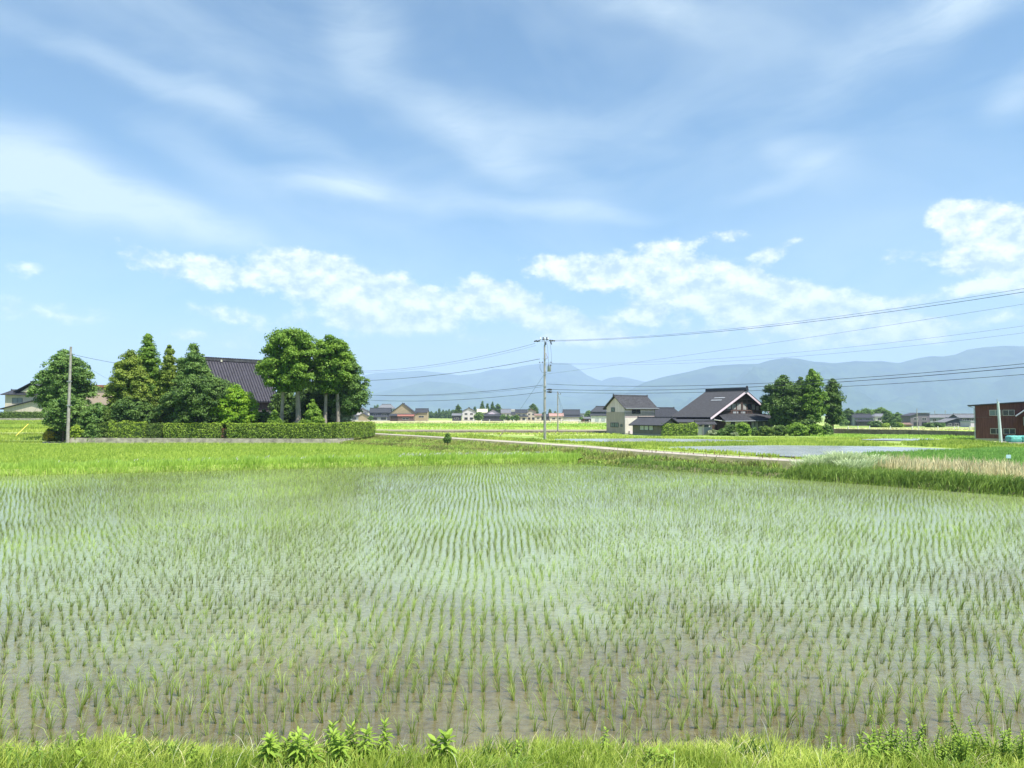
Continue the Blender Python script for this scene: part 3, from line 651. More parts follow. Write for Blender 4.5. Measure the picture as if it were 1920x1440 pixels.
# the farm road and its bank
RZ = .72
RL = [G(600, 808, RZ), G(700, 812.5, RZ), G(800, 818, RZ), G(960, 828, RZ), G(1100, 837, RZ), G(1200, 845, RZ), G(1350, 855, RZ), G(1500, 863.5, RZ), G(1556, 867, RZ)]
RL = [(p.x, p.y) for p in RL]
def ribbon(name, line, wn, wf, z, mat):
    A = band(line, wn, wf); n = len(line); V = [(p.x, p.y, z) for p in A]; F_ = [(i, i + 1, 2 * n - 2 - i, 2 * n - 1 - i) for i in range(n - 1)]
    me = bpy.data.meshes.new(name); me.from_pydata(V, [], F_); me.update(); return tag(link(name, me, mat), kind='structure')
bank('road_bank', RL, 3.6, 3.4, RZ - .02, M['earth'])
ribbon('road', RL, 1.08, .85, RZ, M['road'])
BK = [(-21, 91), (-17, 85), (-11, 76.5), (-5.5, 66), (-2.4, 58), (3, 56.5), (6.5, 52.4), (9.8, 47.8)] 
road_near = [G(640, 829), G(720, 832), G(800, 837), G(860, 843), G(930, 851)]
slope_poly = [Vector(p) for p in band(RL[:8], 2.2, 0)[:8]] + [Vector((15.5, 41.5)), Vector((13.8, 43.4)), Vector((6.6, 52.6)), Vector((2.5, 56.5)), Vector((-2.2, 58.5)), Vector((-5.2, 66)), Vector((-10.5, 77)), Vector((-16, 86)), Vector((-21, 91.5)), Vector((-26, 96))]
tri = bpy.data.meshes.new('verge'); 
def verge():
    V = [(p.x, p.y, .02 if i >= 8 else .12) for i, p in enumerate(slope_poly)]
    me = bpy.data.meshes.new('grass_verge'); me.from_pydata([(a, b, c) for a, b, c in V], [], [tuple(range(len(V)))]); me.update()
    tag(link('grass_verge', me, M['earth']), kind='structure')
verge()
def vz(x, y):
    P = [Vector(p) for p in RL]; best = np.full(len(x), 1e9)
    for a, b in zip(P[:-1], P[1:]):
        d = b - a; t = np.clip(((x - a.x) * d.x + (y - a.y) * d.y) / d.length_squared, 0, 1); best = np.minimum(best, np.hypot(x - a.x - d.x * t, y - a.y - d.y * t))
    return np.clip(RZ - .12 - (best - 1.6) * .26, .0, RZ)
grass_poly('verge_grass', 'rough olive and brownish weeds on the slope below the farm road', slope_poly, 62, .30, .06, M['grass_weedy'], zf=vz, lean=.22, hvar=.45, drift=(.04, 0), ns=5, tn=.4, tbase=.45, cat='weeds')
grass_poly('verge_green', 'fresh green grass patches on the slope below the farm road', slope_poly, 42, .30, .06, M['grass_bright'], zf=vz, lean=.2, hvar=.6, ns=4, tn=.3, tbase=.4)
rust = [Vector((1.5, 63)), Vector((8, 60)), Vector((15.5, 52)), Vector((19.5, 47)), Vector((17, 45.5)), Vector((10, 53)), Vector((4, 58.5))]
grass_poly('dock_stalks', 'reddish brown dock stalks scattered on the slope beside the road', rust, 2.2, .26, .035, M['leaf_rust'], zf=vz, lean=.14, hvar=.4, ns=3, cat='weeds')

# right paddy bank: dark green grass, straw behind, silver grass clump
L2 = [(8.0, 51.4), (14.4, 43.4), (18.7, 38.5), (22.8, 32.6), (33, 19)]
bank('paddy_bank', L2, 1.0, 2.2, .22, M['earth'])
z2 = bankz(L2, 1.0, 2.2, .22)
grass_poly('edge_grass', 'low green grass along the water line below the road slope', band([(4.5, 53.6), (8.0, 51.2), (14.4, 43.2), (17, 40.4)], .9, 1.3), 130, .3, .04, M['grass_deep'], zf=z2, lean=.15, hvar=.4, ns=2, tbase=.5)
grass_poly('edge_grass', 'thick dark green overhanging grass beside the water on the right', band([(15.6, 42.0), (18.7, 38.4), (22.8, 32.6), (33, 19)], 0.95, 1.2), 260, .58, .035, M['grass_deep'], zf=z2, lean=.38, hvar=.3, drift=(.1, -.12), ns=2, tbase=.55, segs=3)
grass_poly('straw_weeds', 'dry straw coloured weeds behind the dark green grass on the right', [Vector((18.4, 43.8)), Vector((23, 38.5)), Vector((26, 34.5)), Vector((36, 20)), Vector((40, 24)), Vector((32, 37)), Vector((27.2, 43.5)), Vector((23.5, 48.3)), Vector((20.4, 49))], 80, .95, .042, M['straw'], z=.0, lean=.3, hvar=.3, drift=(.05, 0), ns=2.6, tn=.3, segs=3, cat='weeds')
grass_poly('straw_green', 'thin green shoots among the dry straw weeds', [Vector((18.4, 43.8)), Vector((23, 38.5)), Vector((26, 34.5)), Vector((36, 20)), Vector((40, 24)), Vector((32, 37)), Vector((27.2, 43.5)), Vector((23.5, 48.3))], 9, .8, .035, M['silver'], z=.0, lean=.28, hvar=.3, segs=3, cat='grass')
def silver_clump(x, y, h, n, label):
    a = rng.uniform(0, 6.28, n); rr = rng.uniform(0, .8, n) ** .8; root = np.stack([np.cos(a) * rr, np.sin(a) * rr, np.zeros(n)], 1)
    ln = rng.uniform(.15, .9, n); L = np.stack([np.cos(a) * ln + .1, np.sin(a) * ln], 1)
    me = blade_mesh('silver_grass', root, h * rng.uniform(.6, 1.1, n), np.full(n, .034), L, rng.uniform(.2, .8, n), M['silver'], 4, .75, .3)
    tag(link('silver_grass', me, M['silver'], loc=(x, y, .15)), label, 'grass clump', 'silver grass clumps beside the road end')
for x, y, h, n, lb in [(19.3, 43.6, 1.15, 900, 'tallest pale silver grass clump hiding the end of the road'), (18.2, 43.9, .95, 650, 'lower silver grass clump left of the tallest one'), (20.6, 43.3, 1.0, 700, 'silver grass clump right of the tallest one beside the straw'), (19.2, 42.0, .85, 600, 'silver grass clump in front, spilling into the dark green grass'), (17.3, 43.8, .75, 350, 'smallest silver grass tuft at the left end of the clumps')]:
    silver_clump(x, y, h, n, lb)

# green rice field on the right, and open flooded paddies
RF = [G(1500, 862), G(1640, 852), G(1700, 850), G(1860, 843.5), G(2300, 843), (46, 34), (40, 30), (30, 41), (24.5, 50)]
RF = [(p[0], p[1]) for p in RF]
sheet('rice_field', RF, -.05, M['lime_field'])
grass_poly('field_rice', 'dense deep green rice in the right field behind the straw weeds', RF, 60, .42, .055, M['rice_dark'], z=-.05, lean=.13, hvar=.15, ns=7, tbase=.55, tn=.15, cat='rice plants')
W1 = [(p.x, p.y) for p in (G(1215, 838), G(1300, 836), G(1460, 834), G(1640, 836), G(1840, 842.5), G(1830, 844.5), G(1690, 850.5), G(1560, 858), G(1430, 853), G(1330, 846))]
sheet('flooded_field', W1, -.04, M['water_open'])
W2 = [(p.x, p.y) for p in (G(1040, 822.5), G(1200, 821.5), G(1330, 822.8), G(1420, 826), G(1440, 827.2), G(1250, 828.6), G(1080, 828.2), G(1036, 825))]
sheet('flooded_field', W2, -.04, M['water_open'])
W3 = [(p.x, p.y) for p in (G(1600, 825, -.1), G(1640, 822.6, -.1), G(1740, 822.2, -.1), G(1775, 825, -.1), G(1700, 827, -.1))]
sheet('flooded_field', W3, -.04, M['water_open'])
W4 = [(p.x, p.y) for p in (G(1780, 834, -.1), G(1812, 832.4, -.1), G(1835, 834.5, -.1), G(1800, 835.5, -.1))]
sheet('flooded_field', W4, -.04, M['water_open'])
# grass round them
def gp(name, label, px, dens, h, wd, mat, **k):
    grass_poly(name, label, [(p.x, p.y) for p in (G(*q) for q in px)], dens, h, wd, mat, z=k.pop('z', -.12), **k)
gp('strip_grass', 'lush green grass between the two long flooded fields', [(1075, 829), (1250, 829.5), (1440, 828), (1640, 829), (1700, 833), (1640, 835), (1460, 833.6), (1300, 836), (1215, 838), (1170, 840)], 26, .38, .07, M['grass'], ns=6, tn=.3)
gp('strip_grass', 'pale green grass strip in front of the farmhouse shrubs', [(1000, 816), (1150, 817), (1300, 820), (1500, 820), (1600, 820), (1700, 819.5), (1640, 822.4), (1600, 824.6), (1640, 828.5), (1440, 827), (1420, 825.6), (1330, 822.3), (1200, 821), (1030, 822)], 16, .3, .09, M['grass'], ns=6, tn=.35, tbase=.65)
gp('strip_grass', 'ragged grass along the far edge of the road', [(700, 812), (800, 817.5), (960, 826), (1100, 834), (1200, 841.5), (1350, 852), (1480, 860), (1430, 854), (1330, 847.5), (1210, 839.5), (1100, 831), (960, 822.5), (820, 814.5), (700, 809)], 26, .3, .08, M['grass'], ns=5, tn=.35, tbase=.5, z=.02)
gp('strip_grass', 'green grass before the red brown building and around its pole', [(1690, 829), (1780, 825), (1830, 827), (1900, 834), (2100, 838), (2100, 843), (1860, 842.5), (1780, 838), (1700, 834)], 30, .42, .07, M['grass'], ns=4, tn=.4, tbase=.4)
gp('strip_grass', 'grass fringe beside the flooded field near the right rice field', [(1480, 860.5), (1560, 858.8), (1690, 851.5), (1840, 844), (1840, 845), (1700, 852.5), (1600, 858.5), (1560, 862), (1520, 863)], 60, .3, .06, M['grass'], ns=4)
# field sheets behind
def fs(px, mat, dz): 
    pts = [G(a, b, -.12) for a, b in px]; sheet('field', [(p.x, p.y) for p in pts], dz, mat)
fs([(560, 809.5), (860, 810.2), (1140, 812.5), (1140, 816), (1000, 817), (860, 813.5), (700, 811)], M['yellow_field'], -.135)
gridsheet('field', -75, 27, 160, 187, .010, M['soil'])
gridsheet('field', -95, 27, 188, 236, .012, M['yellow_field'])
gridsheet('field', -110, 40, 238, 300, .014, M['lime_field'])
gridsheet('field', -130, 40, 303, 360, .016, M['yellow_field'])
gridsheet('field', -170, 40, 372, 500, .018, M['tan_field'])
gridsheet('field', 52, 190, 150, 215, .010, M['tan_field'])
gridsheet('field', 60, 210, 219, 290, .012, M['yellow_field'])
def fw(label, quad, dens, h, wd, mat, z, tb=.6): grass_poly('field_weeds', label, quad, dens, h, wd, M[mat], zf=lambda x, y: hgt(x, y) + z, lean=.2, ns=11, tn=.45, tbase=tb, hvar=.5)
fw('green grass line before the brown fallow strip left of the centre pole', [(-60, 140), (20, 136), (20, 146), (-60, 149)], 5, .35, .12, 'grass', 0)
fw('yellow green grass strip behind the brown fallow field', [(-95, 189), (27, 189), (27, 205), (-95, 205)], 2.5, .4, .16, 'grass_bright', 0, .6)
fw('green grass strip in the middle of the distant fields', [(-100, 212), (27, 212), (27, 236), (-100, 236)], 1.6, .4, .2, 'grass', 0, .5)
fw('bright green rice strip towards the far village', [(-120, 240), (40, 240), (40, 300), (-120, 300)], .7, .45, .3, 'grass_bright', 0, .4)
fw('pale grass line under the far village', [(-150, 330), (40, 330), (40, 345), (-150, 345)], 1.2, .6, .35, 'straw', 0, .5)
fw('pale grass on the right hand field behind the dark wall', [(60, 160), (150, 160), (180, 210), (60, 210)], 1.3, .35, .2, 'grass_bright', 0, .8)
fw('straw coloured grass on the right hand field before the bushes', [(75, 232), (170, 232), (185, 270), (80, 270)], .9, .4, .25, 'straw', 0, .5)
fw('yellow green grass at the foot of the dark right hand wall', [(52, 112), (78, 108), (90, 116), (90, 121), (62, 136), (50, 140)], 8, .35, .12, 'grass_bright', 0, .5)

# ------------------------------------------------------------------ trees, shrubs, hedges
CEDAR = [(0, .55), (.12, .95), (.35, .9), (.6, .68), (.8, .42), (.93, .2), (1, .04)]
ROUND = [(0, .45), (.12, .8), (.35, 1.0), (.6, .96), (.8, .72), (.93, .42), (1, .12)]
DOME = [(0, .5), (.1, .85), (.3, 1.0), (.6, 1.0), (.8, .86), (.93, .6), (1, .3)]
EGG = [(0, .55), (.1, .85), (.3, 1.0), (.55, .9), (.78, .62), (.92, .34), (1, .1)]
BUSH = [(0, .85), (.2, 1.0), (.5, .97), (.75, .78), (.92, .45), (1, .15)]
CONE = [(0, .9), (.15, 1.0), (.4, .75), (.7, .42), (.9, .17), (1, .03)]
def crown_parts(cx, cy, z0, z1, Rr, prof, lump, leaf, dens=1.0, tb=.0, irr=.25, ys=1.0, spiky=0.0):
    P = np.array(prof); H = z1 - z0; hs = np.linspace(0, 1, 30); rs = np.interp(hs, P[:, 0], P[:, 1]) * Rr
    area = 2 * math.pi * (np.sum((rs[1:] + rs[:-1]) * np.diff(hs * H)) / 2); n = max(5, int(area / (lump * lump * 1.15)))
    cdf = np.cumsum(rs + .03 * Rr); cdf /= cdf[-1]
    t = np.interp(rng.random(n), cdf, hs); a = rng.uniform(0, 6.283, n)
    rad = np.interp(t, P[:, 0], P[:, 1]) * Rr
    wob = 1 + irr * (np.sin(a * 2 + t * 5 + cx) * .5 + np.sin(a * 3 - t * 9 + cy) * .4 + rng.normal(0, .35, n))
    rc = np.maximum(rad * .93 * np.clip(wob, .6, 1.12) - lump * .5, 0)
    C = np.stack([cx + rc * np.cos(a), cy + rc * np.sin(a) * ys, z0 + t * H - lump * .35 * (t > .85)], 1)
    C = np.concatenate([C, np.stack([np.full(3, cx), np.full(3, cy), [z1 - lump * .3, z1 - lump * .75, z1 - lump * 1.3]], 1) + rng.normal(0, lump * .08, (3, 3))]); n += 3
    lr = lump * rng.uniform(.65, 1.25, n); lr[-3:] *= (.4, .6, .85)
    lt = rng.normal(0, .16, n); stray = rng.random(n) < .16; stray[-3:] = False; C[stray, :2] = np.array([cx, cy]) + (C[stray, :2] - np.array([cx, cy])) * 1.16; lr[stray] *= .6
    out = []
    k = max(10, int(4 * math.pi * lump * lump / (leaf * leaf * .55) * .62 * dens)); idx = np.repeat(np.arange(n), k); N = len(idx)
    d = sph(N); d[:, 2] = np.where(d[:, 2] < -.3, -d[:, 2] * .8, d[:, 2]); rr = lr[idx] * rng.uniform(.55, 1.06, N)
    sc = np.array([1, 1, .82 + spiky]); cen = C[idx] + d * rr[:, None] * sc
    nr = d * .8 + rng.normal(0, .55, (N, 3)) + np.array([0, 0, .35]); nr /= np.linalg.norm(nr, axis=1)[:, None]
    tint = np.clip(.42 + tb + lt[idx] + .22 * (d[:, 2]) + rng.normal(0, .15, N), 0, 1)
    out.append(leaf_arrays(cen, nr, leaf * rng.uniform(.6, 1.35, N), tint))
    # inner twigs and leaves, so that the crown is not hollow
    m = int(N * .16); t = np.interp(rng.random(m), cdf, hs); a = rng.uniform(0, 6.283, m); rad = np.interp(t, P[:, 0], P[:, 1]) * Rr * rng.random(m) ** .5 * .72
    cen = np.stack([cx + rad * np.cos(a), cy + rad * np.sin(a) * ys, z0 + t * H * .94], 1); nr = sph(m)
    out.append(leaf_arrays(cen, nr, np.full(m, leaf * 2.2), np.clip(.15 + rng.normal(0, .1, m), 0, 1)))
    return out
def tree(name, label, x, y, z, cb, top, Rr, prof, mat, lump=.9, leaf=.26, trunks=((0, 0, .22),), cat='tree', group=None, bark='bark', tb=0, irr=.25, lean=0, dens=1.0, extra=(), limbs=5):
    root = empty(name, (x, y, z), 0, label, cat, group)
    for (dx, dy, r) in trunks:
        b = MB(); H = cb + (top - cb) * .55
        b.tube([(dx, dy, -.1), (dx * .95 + lean * .2, dy, H * .35), (dx * .8 + lean * .5, dy * .8, H * .7), (dx * .6 + lean, dy * .6, H)], [r * 1.25, r, r * .7, r * .3], 8)
        for k in range(limbs):
            a = k * 2.4 + dx; h0 = cb + (top - cb) * (.02 + .1 * k); L = Rr * .6
            b.tube([(dx * .8, dy * .8, h0 - .3), (dx + math.cos(a) * L * .5, dy + math.sin(a) * L * .5, h0 + .3), (dx + math.cos(a) * L, dy + math.sin(a) * L, h0 + .9)], [r * .4, r * .28, r * .1], 5)
        b.build('trunk', M[bark], root)
    parts = crown_parts(lean, 0, cb, top, Rr, prof, lump, leaf, dens, tb, irr)
    for (ex, ey, ec, et, er, ep) in extra: parts += crown_parts(ex, ey, ec, et, er, ep, lump, leaf, dens, tb, irr)
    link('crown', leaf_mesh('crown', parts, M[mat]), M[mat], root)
    return root
def treepx(name, label, x0, x1, ytop, ycb, Y, prof, mat, z=-.1, **k):
    """a tree standing at depth Y whose crown spans x0..x1 in the photo, ytop..ycb in height"""
    a = at(x0, ytop, Y); b = at(x1, ytop, Y); c = at((x0 + x1) / 2, ycb, Y)
    return tree(name, label, (a.x + b.x) / 2, Y, z, max(.1, c.z - z), a.z - z, (b.x - a.x) / 2 * k.pop('fat', 1.0), prof, mat, **k)
TL = 'trees round the left farmhouse'
treepx('broadleaf_tree', 'dark grey green tree behind the concrete pole at the far left, widest at its foot', 62, 184, 655, 768, 101, EGG, 'leaf_green', fat=.86, lump=.8, leaf=.28, group=TL, irr=.32, trunks=((0, 0, .2),))
treepx('broadleaf_tree', 'low rounded tree with several thin stems directly left of the concrete pole', 84, 168, 740, 806, 94, ROUND, 'leaf_green', fat=.9, lump=.65, leaf=.24, group=TL, trunks=((-.4, 0, .1), (.2, .1, .12), (.6, 0, .09)), tb=.12)
treepx('cypress_tree', 'olive green cypress with a rounded head, left end of the dense grove', 206, 282, 659, 815, 97, [(0, .75), (.3, 1), (.6, .9), (.85, .6), (1, .15)], 'leaf_cedar', fat=1.22, lump=.75, leaf=.24, group=TL, tb=.12, irr=.3, trunks=((0, 0, .16),))
treepx('cypress_tree', 'tallest pointed conifer of the dense left grove', 243, 312, 626, 815, 98.5, CEDAR, 'leaf_cypress', fat=1.22, lump=.62, leaf=.22, group=TL, tb=-.02, irr=.3, trunks=((0, 0, .17),))
treepx('cypress_tree', 'olive conifer with a small pointed tip between the tallest one and the feathery twin', 292, 345, 648, 815, 97.5, CEDAR, 'leaf_cedar', fat=1.22, lump=.6, leaf=.22, group=TL, tb=.05, irr=.3, trunks=((0, 0, .15),))
treepx('cypress_tree', 'feathery twin topped conifer before the tiled roof of the left farmhouse', 325, 402, 645, 800, 98, CEDAR, 'leaf_green', fat=1.22, lump=.6, leaf=.22, group=TL, irr=.34, tb=.04, trunks=((0, 0, .15),), extra=[(1.0, .3, 4.0, 11.6, 2.0, CEDAR), (-1.5, -.2, 3, 11.2, 1.4, CEDAR)])
treepx('broadleaf_tree', 'broad dark tree in the middle of the grove left of the bright green tree', 322, 440, 700, 806, 95.5, ROUND, 'leaf_dark', fat=1.22, lump=.8, leaf=.25, group=TL, tb=.10, trunks=((0, 0, .15),))
treepx('broadleaf_tree', 'vivid bright green tree just left of the farmhouse wall', 398, 484, 722, 802, 94.5, EGG, 'leaf_bright', lump=.65, leaf=.23, group=TL, tb=-.06, trunks=((0, 0, .12),))
treepx('broadleaf_tree', 'dark understorey tree at the left foot of the dense grove', 196, 300, 745, 815, 95, BUSH, 'leaf_dark', lump=.7, leaf=.24, group=TL, trunks=((0, 0, .1),))
treepx('tall_tree', 'tall dome crowned tree on two bare trunks right of the farmhouse', 496, 596, 617, 732, 95, DOME, 'leaf_cypress', fat=1.08, lump=.95, leaf=.26, group=TL, bark='bark_pale', tb=.10, irr=.24, trunks=((-1.1, 0, .24), (1.0, .3, .34)), limbs=6)
treepx('tall_tree', 'second tall dome crowned tree with a single pale trunk, right of the two trunked one', 586, 656, 630, 736, 96.5, DOME, 'leaf_cypress', fat=1.08, lump=.9, leaf=.26, group=TL, bark='bark_pale', tb=.06, irr=.24, trunks=((-.7, 0, .24), (.9, .6, .26)))
treepx('broadleaf_tree', 'looser ragged tree at the right end of the left grove', 618, 688, 664, 776, 99, EGG, 'leaf_green', fat=1.1, lump=.72, leaf=.24, group=TL, tb=.05, irr=.6, trunks=((0, 0, .15),))
treepx('broadleaf_tree', 'shaded dark tree filling the gap between the tall trunks', 545, 640, 716, 800, 103, ROUND, 'leaf_dark', lump=.8, leaf=.26, group=TL, tb=-.15, trunks=((0, 0, .15),))
treepx('broadleaf_tree', 'dark round bush tree seen behind the left bare trunk', 506, 560, 728, 800, 106, ROUND, 'leaf_dark', lump=.7, leaf=.26, group=TL, tb=.1, trunks=((0, 0, .12),))
SL = 'garden shrubs behind the left hedge'
for a in [('cone shaped fresh green shrub between the pale trunks', 560, 613, 750, 812, 92.8, CONE, 'leaf_cypress', .5, .2, .22),
          ('small green cone shrub left of the first bare trunk', 498, 534, 768, 812, 92.8, CONE, 'leaf_cypress', .42, .2, .1),
          ('grey green airy shrub right of the pale trunks', 616, 664, 766, 812, 99, BUSH, 'leaf_grey', .5, .2, 0),
          ('dark small shrub under the farmhouse wall right of the bright tree', 478, 512, 768, 812, 96, BUSH, 'leaf_dark', .5, .22, .1),
          ('dark green shrub at the left end of the garden behind the concrete pole', 150, 215, 755, 826, 93.2, BUSH, 'leaf_green', .55, .22, -.02),
          ('feathery dark conifer shrub right of the concrete pole', 180, 222, 766, 826, 92.4, CONE, 'leaf_hedge_dark', .4, .2, .1),
          ('loose leafy shrub between the pole and the round clipped hedge', 160, 200, 788, 824, 92.1, BUSH, 'leaf_green', .4, .18, .15),
          ('layered clipped yellowish shrub at the foot of the concrete pole', 130, 163, 797, 822, 91.9, BUSH, 'leaf_hedge', .35, .17, .15),
          ('low yellow green clipped shrub left of the concrete pole', 83, 104, 808, 824, 93.5, BUSH, 'leaf_yellow', .3, .16, .1),
          ('dark low shrub left of the pole behind the yellow one', 84, 128, 802, 826, 94.5, BUSH, 'leaf_hedge_dark', .4, .18, 0)]:
    treepx('garden_shrub', a[0], a[1], a[2], a[3], a[4], a[5], a[6], a[7], lump=a[8], leaf=a[9], tb=a[10], cat='shrub', group=SL, trunks=((0, 0, .05),), limbs=3)

def hedge(name, label, line, h, d, mat, leaf=.17, z=0.0, bulge=.08, base=.1, tb=0, group=None, dens=1.0, cat='hedge'):
    root = empty(name, (line[0][0], line[0][1], z), 0, label, cat, group); ox, oy = line[0]
    parts = []; core = MB()
    for a, b in zip(line[:-1], line[1:]):
        A = Vector((a[0] - ox, a[1] - oy)); B = Vector((b[0] - ox, b[1] - oy)); L = (B - A).length; t = (B - A) / L; n = Vector((t.y, -t.x))
        area = L * (2 * h + d); N = int(area / (leaf * leaf * .5) * 1.25 * dens)
        u = rng.random(N) * L; s = rng.random(N) * (2 * h + d); on_front = s < h; on_top = (s >= h) & (s < h + d)
        hz_ = np.where(on_front, s, np.where(on_top, h, s - h - d)); off = np.where(on_front, d / 2, np.where(on_top, d / 2 - (s - h), -d / 2))
        bul = bulge * (vnoise(u + ox, hz_ * 2, 1.6, 21) + .5 * vnoise(u, hz_ * 3 + off * 3, .6, 22)) + rng.normal(0, .03, N)
        edge = np.clip((hz_ - h * .82) / (h * .18), 0, 1); offn = off * (1 - .15 * edge * ~on_top)
        offn = offn + np.where(on_front, bul, np.where(on_top, 0, -bul)); hh = hz_ + np.where(on_top, bul, 0) - .06
        cx = A.x + t.x * u + n.x * offn; cy_ = A.y + t.y * u + n.y * offn
        nr = np.stack([np.where(on_top, 0, np.where(on_front, n.x, -n.x)), np.where(on_top, 0, np.where(on_front, n.y, -n.y)), np.where(on_top, 1, .35)], 1) + rng.normal(0, .5, (N, 3)); nr /= np.linalg.norm(nr, axis=1)[:, None]
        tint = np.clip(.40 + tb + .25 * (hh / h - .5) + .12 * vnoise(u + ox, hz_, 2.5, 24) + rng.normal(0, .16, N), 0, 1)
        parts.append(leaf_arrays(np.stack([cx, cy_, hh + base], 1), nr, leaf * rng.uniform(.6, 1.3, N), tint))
        for sd in (-1, 1):             # end faces
            m = int(h * d / (leaf * leaf * .4)); e = A if sd < 0 else B; q = rng.uniform(-d / 2, d / 2, m); zz = rng.random(m) * h
            nn = np.tile([t.x * sd, t.y * sd, .3], (m, 1)) + rng.normal(0, .5, (m, 3)); nn /= np.linalg.norm(nn, axis=1)[:, None]
            parts.append(leaf_arrays(np.stack([e.x + n.x * q + t.x * sd * rng.uniform(-.1, .1, m), e.y + n.y * q, zz + base], 1), nn, leaf * rng.uniform(.6, 1.3, m), np.clip(.4 + tb + rng.normal(0, .16, m), 0, 1)))
        hd = d / 2 - .12
        core.prism([(A.x + n.x * hd, A.y + n.y * hd, 0), (B.x + n.x * hd, B.y + n.y * hd, 0), (B.x - n.x * hd, B.y - n.y * hd, 0), (A.x - n.x * hd, A.y - n.y * hd, 0)],
                   [(A.x + n.x * hd, A.y + n.y * hd, h - .1), (B.x + n.x * hd, B.y + n.y * hd, h - .1), (B.x - n.x * hd, B.y - n.y * hd, h - .1), (A.x - n.x * hd, A.y - n.y * hd, h - .1)])
    core.build('branches', M['branch'], root)
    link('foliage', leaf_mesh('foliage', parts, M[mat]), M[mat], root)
    return root
M['panel_grey'] = pm('aged_plaster_panel', (.30, .29, .28), .85, .3, 1.5, .1)
M['branch'] = pm('branches_dark', (.06, .095, .02), .95, .3, 5, .3)
def X(px, Y): return at(px, 800, Y).x
HG = 'clipped hedges on the wall of the left farm'
hedge('clipped_hedge', 'bright round clipped hedge block right of the concrete pole', [(X(208, 91.8), 91.8), (X(272, 91.8), 91.8)], 1.98, 1.2, 'leaf_hedge', z=.58, tb=.1, bulge=.2, group=HG)
hedge('clipped_hedge', 'dark narrow gap hedge between the round block and the long hedge', [(X(273, 92.2), 92.2), (X(306, 92.2), 92.2)], 1.78, .8, 'leaf_hedge_dark', z=.58, tb=.15, group=HG)
hedge('clipped_hedge', 'left half of the long clipped hedge, ending at the brown gap', [(X(310, 91.8), 91.8), (X(416, 91.8), 91.8)], 1.83, 1.1, 'leaf_hedge', z=.58, group=HG)
hedge('clipped_hedge', 'right half of the long clipped hedge, from the brown gap to the corner', [(X(428, 91.8), 91.8), (X(622, 91.0), 91.0)], 1.83, 1.1, 'leaf_hedge', z=.58, group=HG)
hedge('clipped_hedge', 'darker clipped hedge turning back towards the road at the right corner', [(X(624, 91.2), 91.2), (X(660, 96), 96), (X(697, 106), 106)], 1.88, 1.1, 'leaf_hedge', z=.58, tb=-.05, group=HG)
hedge('clipped_hedge', 'withered brown bit of hedge in the gap of the long hedge', [(X(416, 92), 92), (X(428, 92), 92)], 1.18, .7, 'leaf_rust', z=.58, group=HG)
b = MB()
wl = [(X(127, 91.0), 91.0), (X(625, 90.2), 90.2)]
b.prism([(wl[0][0], 91.0, -.2), (wl[1][0], 90.2, -.2), (wl[1][0], 90.4, -.2), (wl[0][0], 91.2, -.2)], [(wl[0][0], 91.0, .72), (wl[1][0], 90.2, .62), (wl[1][0], 90.4, .62), (wl[0][0], 91.2, .72)])
b.prism([(wl[1][0] + .003, 90.2, -.2), (X(665, 96), 95.6, -.2), (X(662, 96.2), 95.8, -.2), (wl[1][0] + .003, 90.4, -.2)], [(wl[1][0] + .003, 90.2, .62), (X(665, 96), 95.6, .6), (X(662, 96.2), 95.8, .6), (wl[1][0] + .003, 90.4, .62)])
tag(b.build('garden_wall', M['concrete']), 'low weathered concrete wall under the long hedge', 'wall')
sheet('driveway', [(X(84, 92), 91.6), (X(128, 91), 90.7), (X(129, 96), 97), (X(90, 98), 97)], .03, M['road'])
sheet('yard', [(X(90, 98), 97), (X(130, 91.5), 91.3), (X(622, 90.7), 90.7), (X(690, 108), 108), (X(640, 128), 128), (X(180, 128), 128)], .012, M['earth'])

# terraces rising at the far left, with the low hedge of the white house
for (y0, y1, zt, mt) in [(98, 116, .15, 'green_field'), (116.5, 134, .75, 'yellow_field'), (134.5, 152, 1.35, 'lime_field'), (152.5, 260, 2.0, 'green_field')]:
    b = MB(); xr = -56 - (y0 - 98) * .55; b.box(-170, xr, y0, y1, -.4, zt)
    tag(b.build('terrace_field', M[mt]), kind='structure')
    grass_poly('terrace_grass', 'pale green grass on the %s' % {98: 'lowest field step at the far left', 116.5: 'second field step at the far left', 134.5: 'third field step at the far left', 152.5: 'top field step before the white house'}[y0],
               [(-105, y0 + .2), (xr, y0 + .2), (xr, min(y1, 170)), (-125, min(y1, 170))], 9, .42, .09, M['grass'], z=zt, lean=.16, ns=6, tbase=.6)
    grass_poly('terrace_edge', 'green grass hanging over the edge of the %s' % {98: 'lowest field step', 116.5: 'second field step', 134.5: 'third field step', 152.5: 'top field step'}[y0],
               [(-105, y0 - .6), (xr, y0 - .6), (xr, y0 + .1), (-105, y0 + .1)], 70, .7, .08, M['grass'], z=zt - .6, lean=.16, ns=6, tbase=.35)
hedge('clipped_hedge', 'low dark clipped hedge before the white house at the far left', [(X(-40, 171), 171), (X(84, 171), 171)], 1.55, 1.2, 'leaf_hedge_dark', z=2.6, tb=.15, leaf=.3)
b = MB(); b.box(X(-40, 170), X(86, 170), 170, 170.3, 1.9, 2.75); tag(b.build('garden_wall', M['concrete']), 'plain low concrete wall below the far left hedge', 'wall')

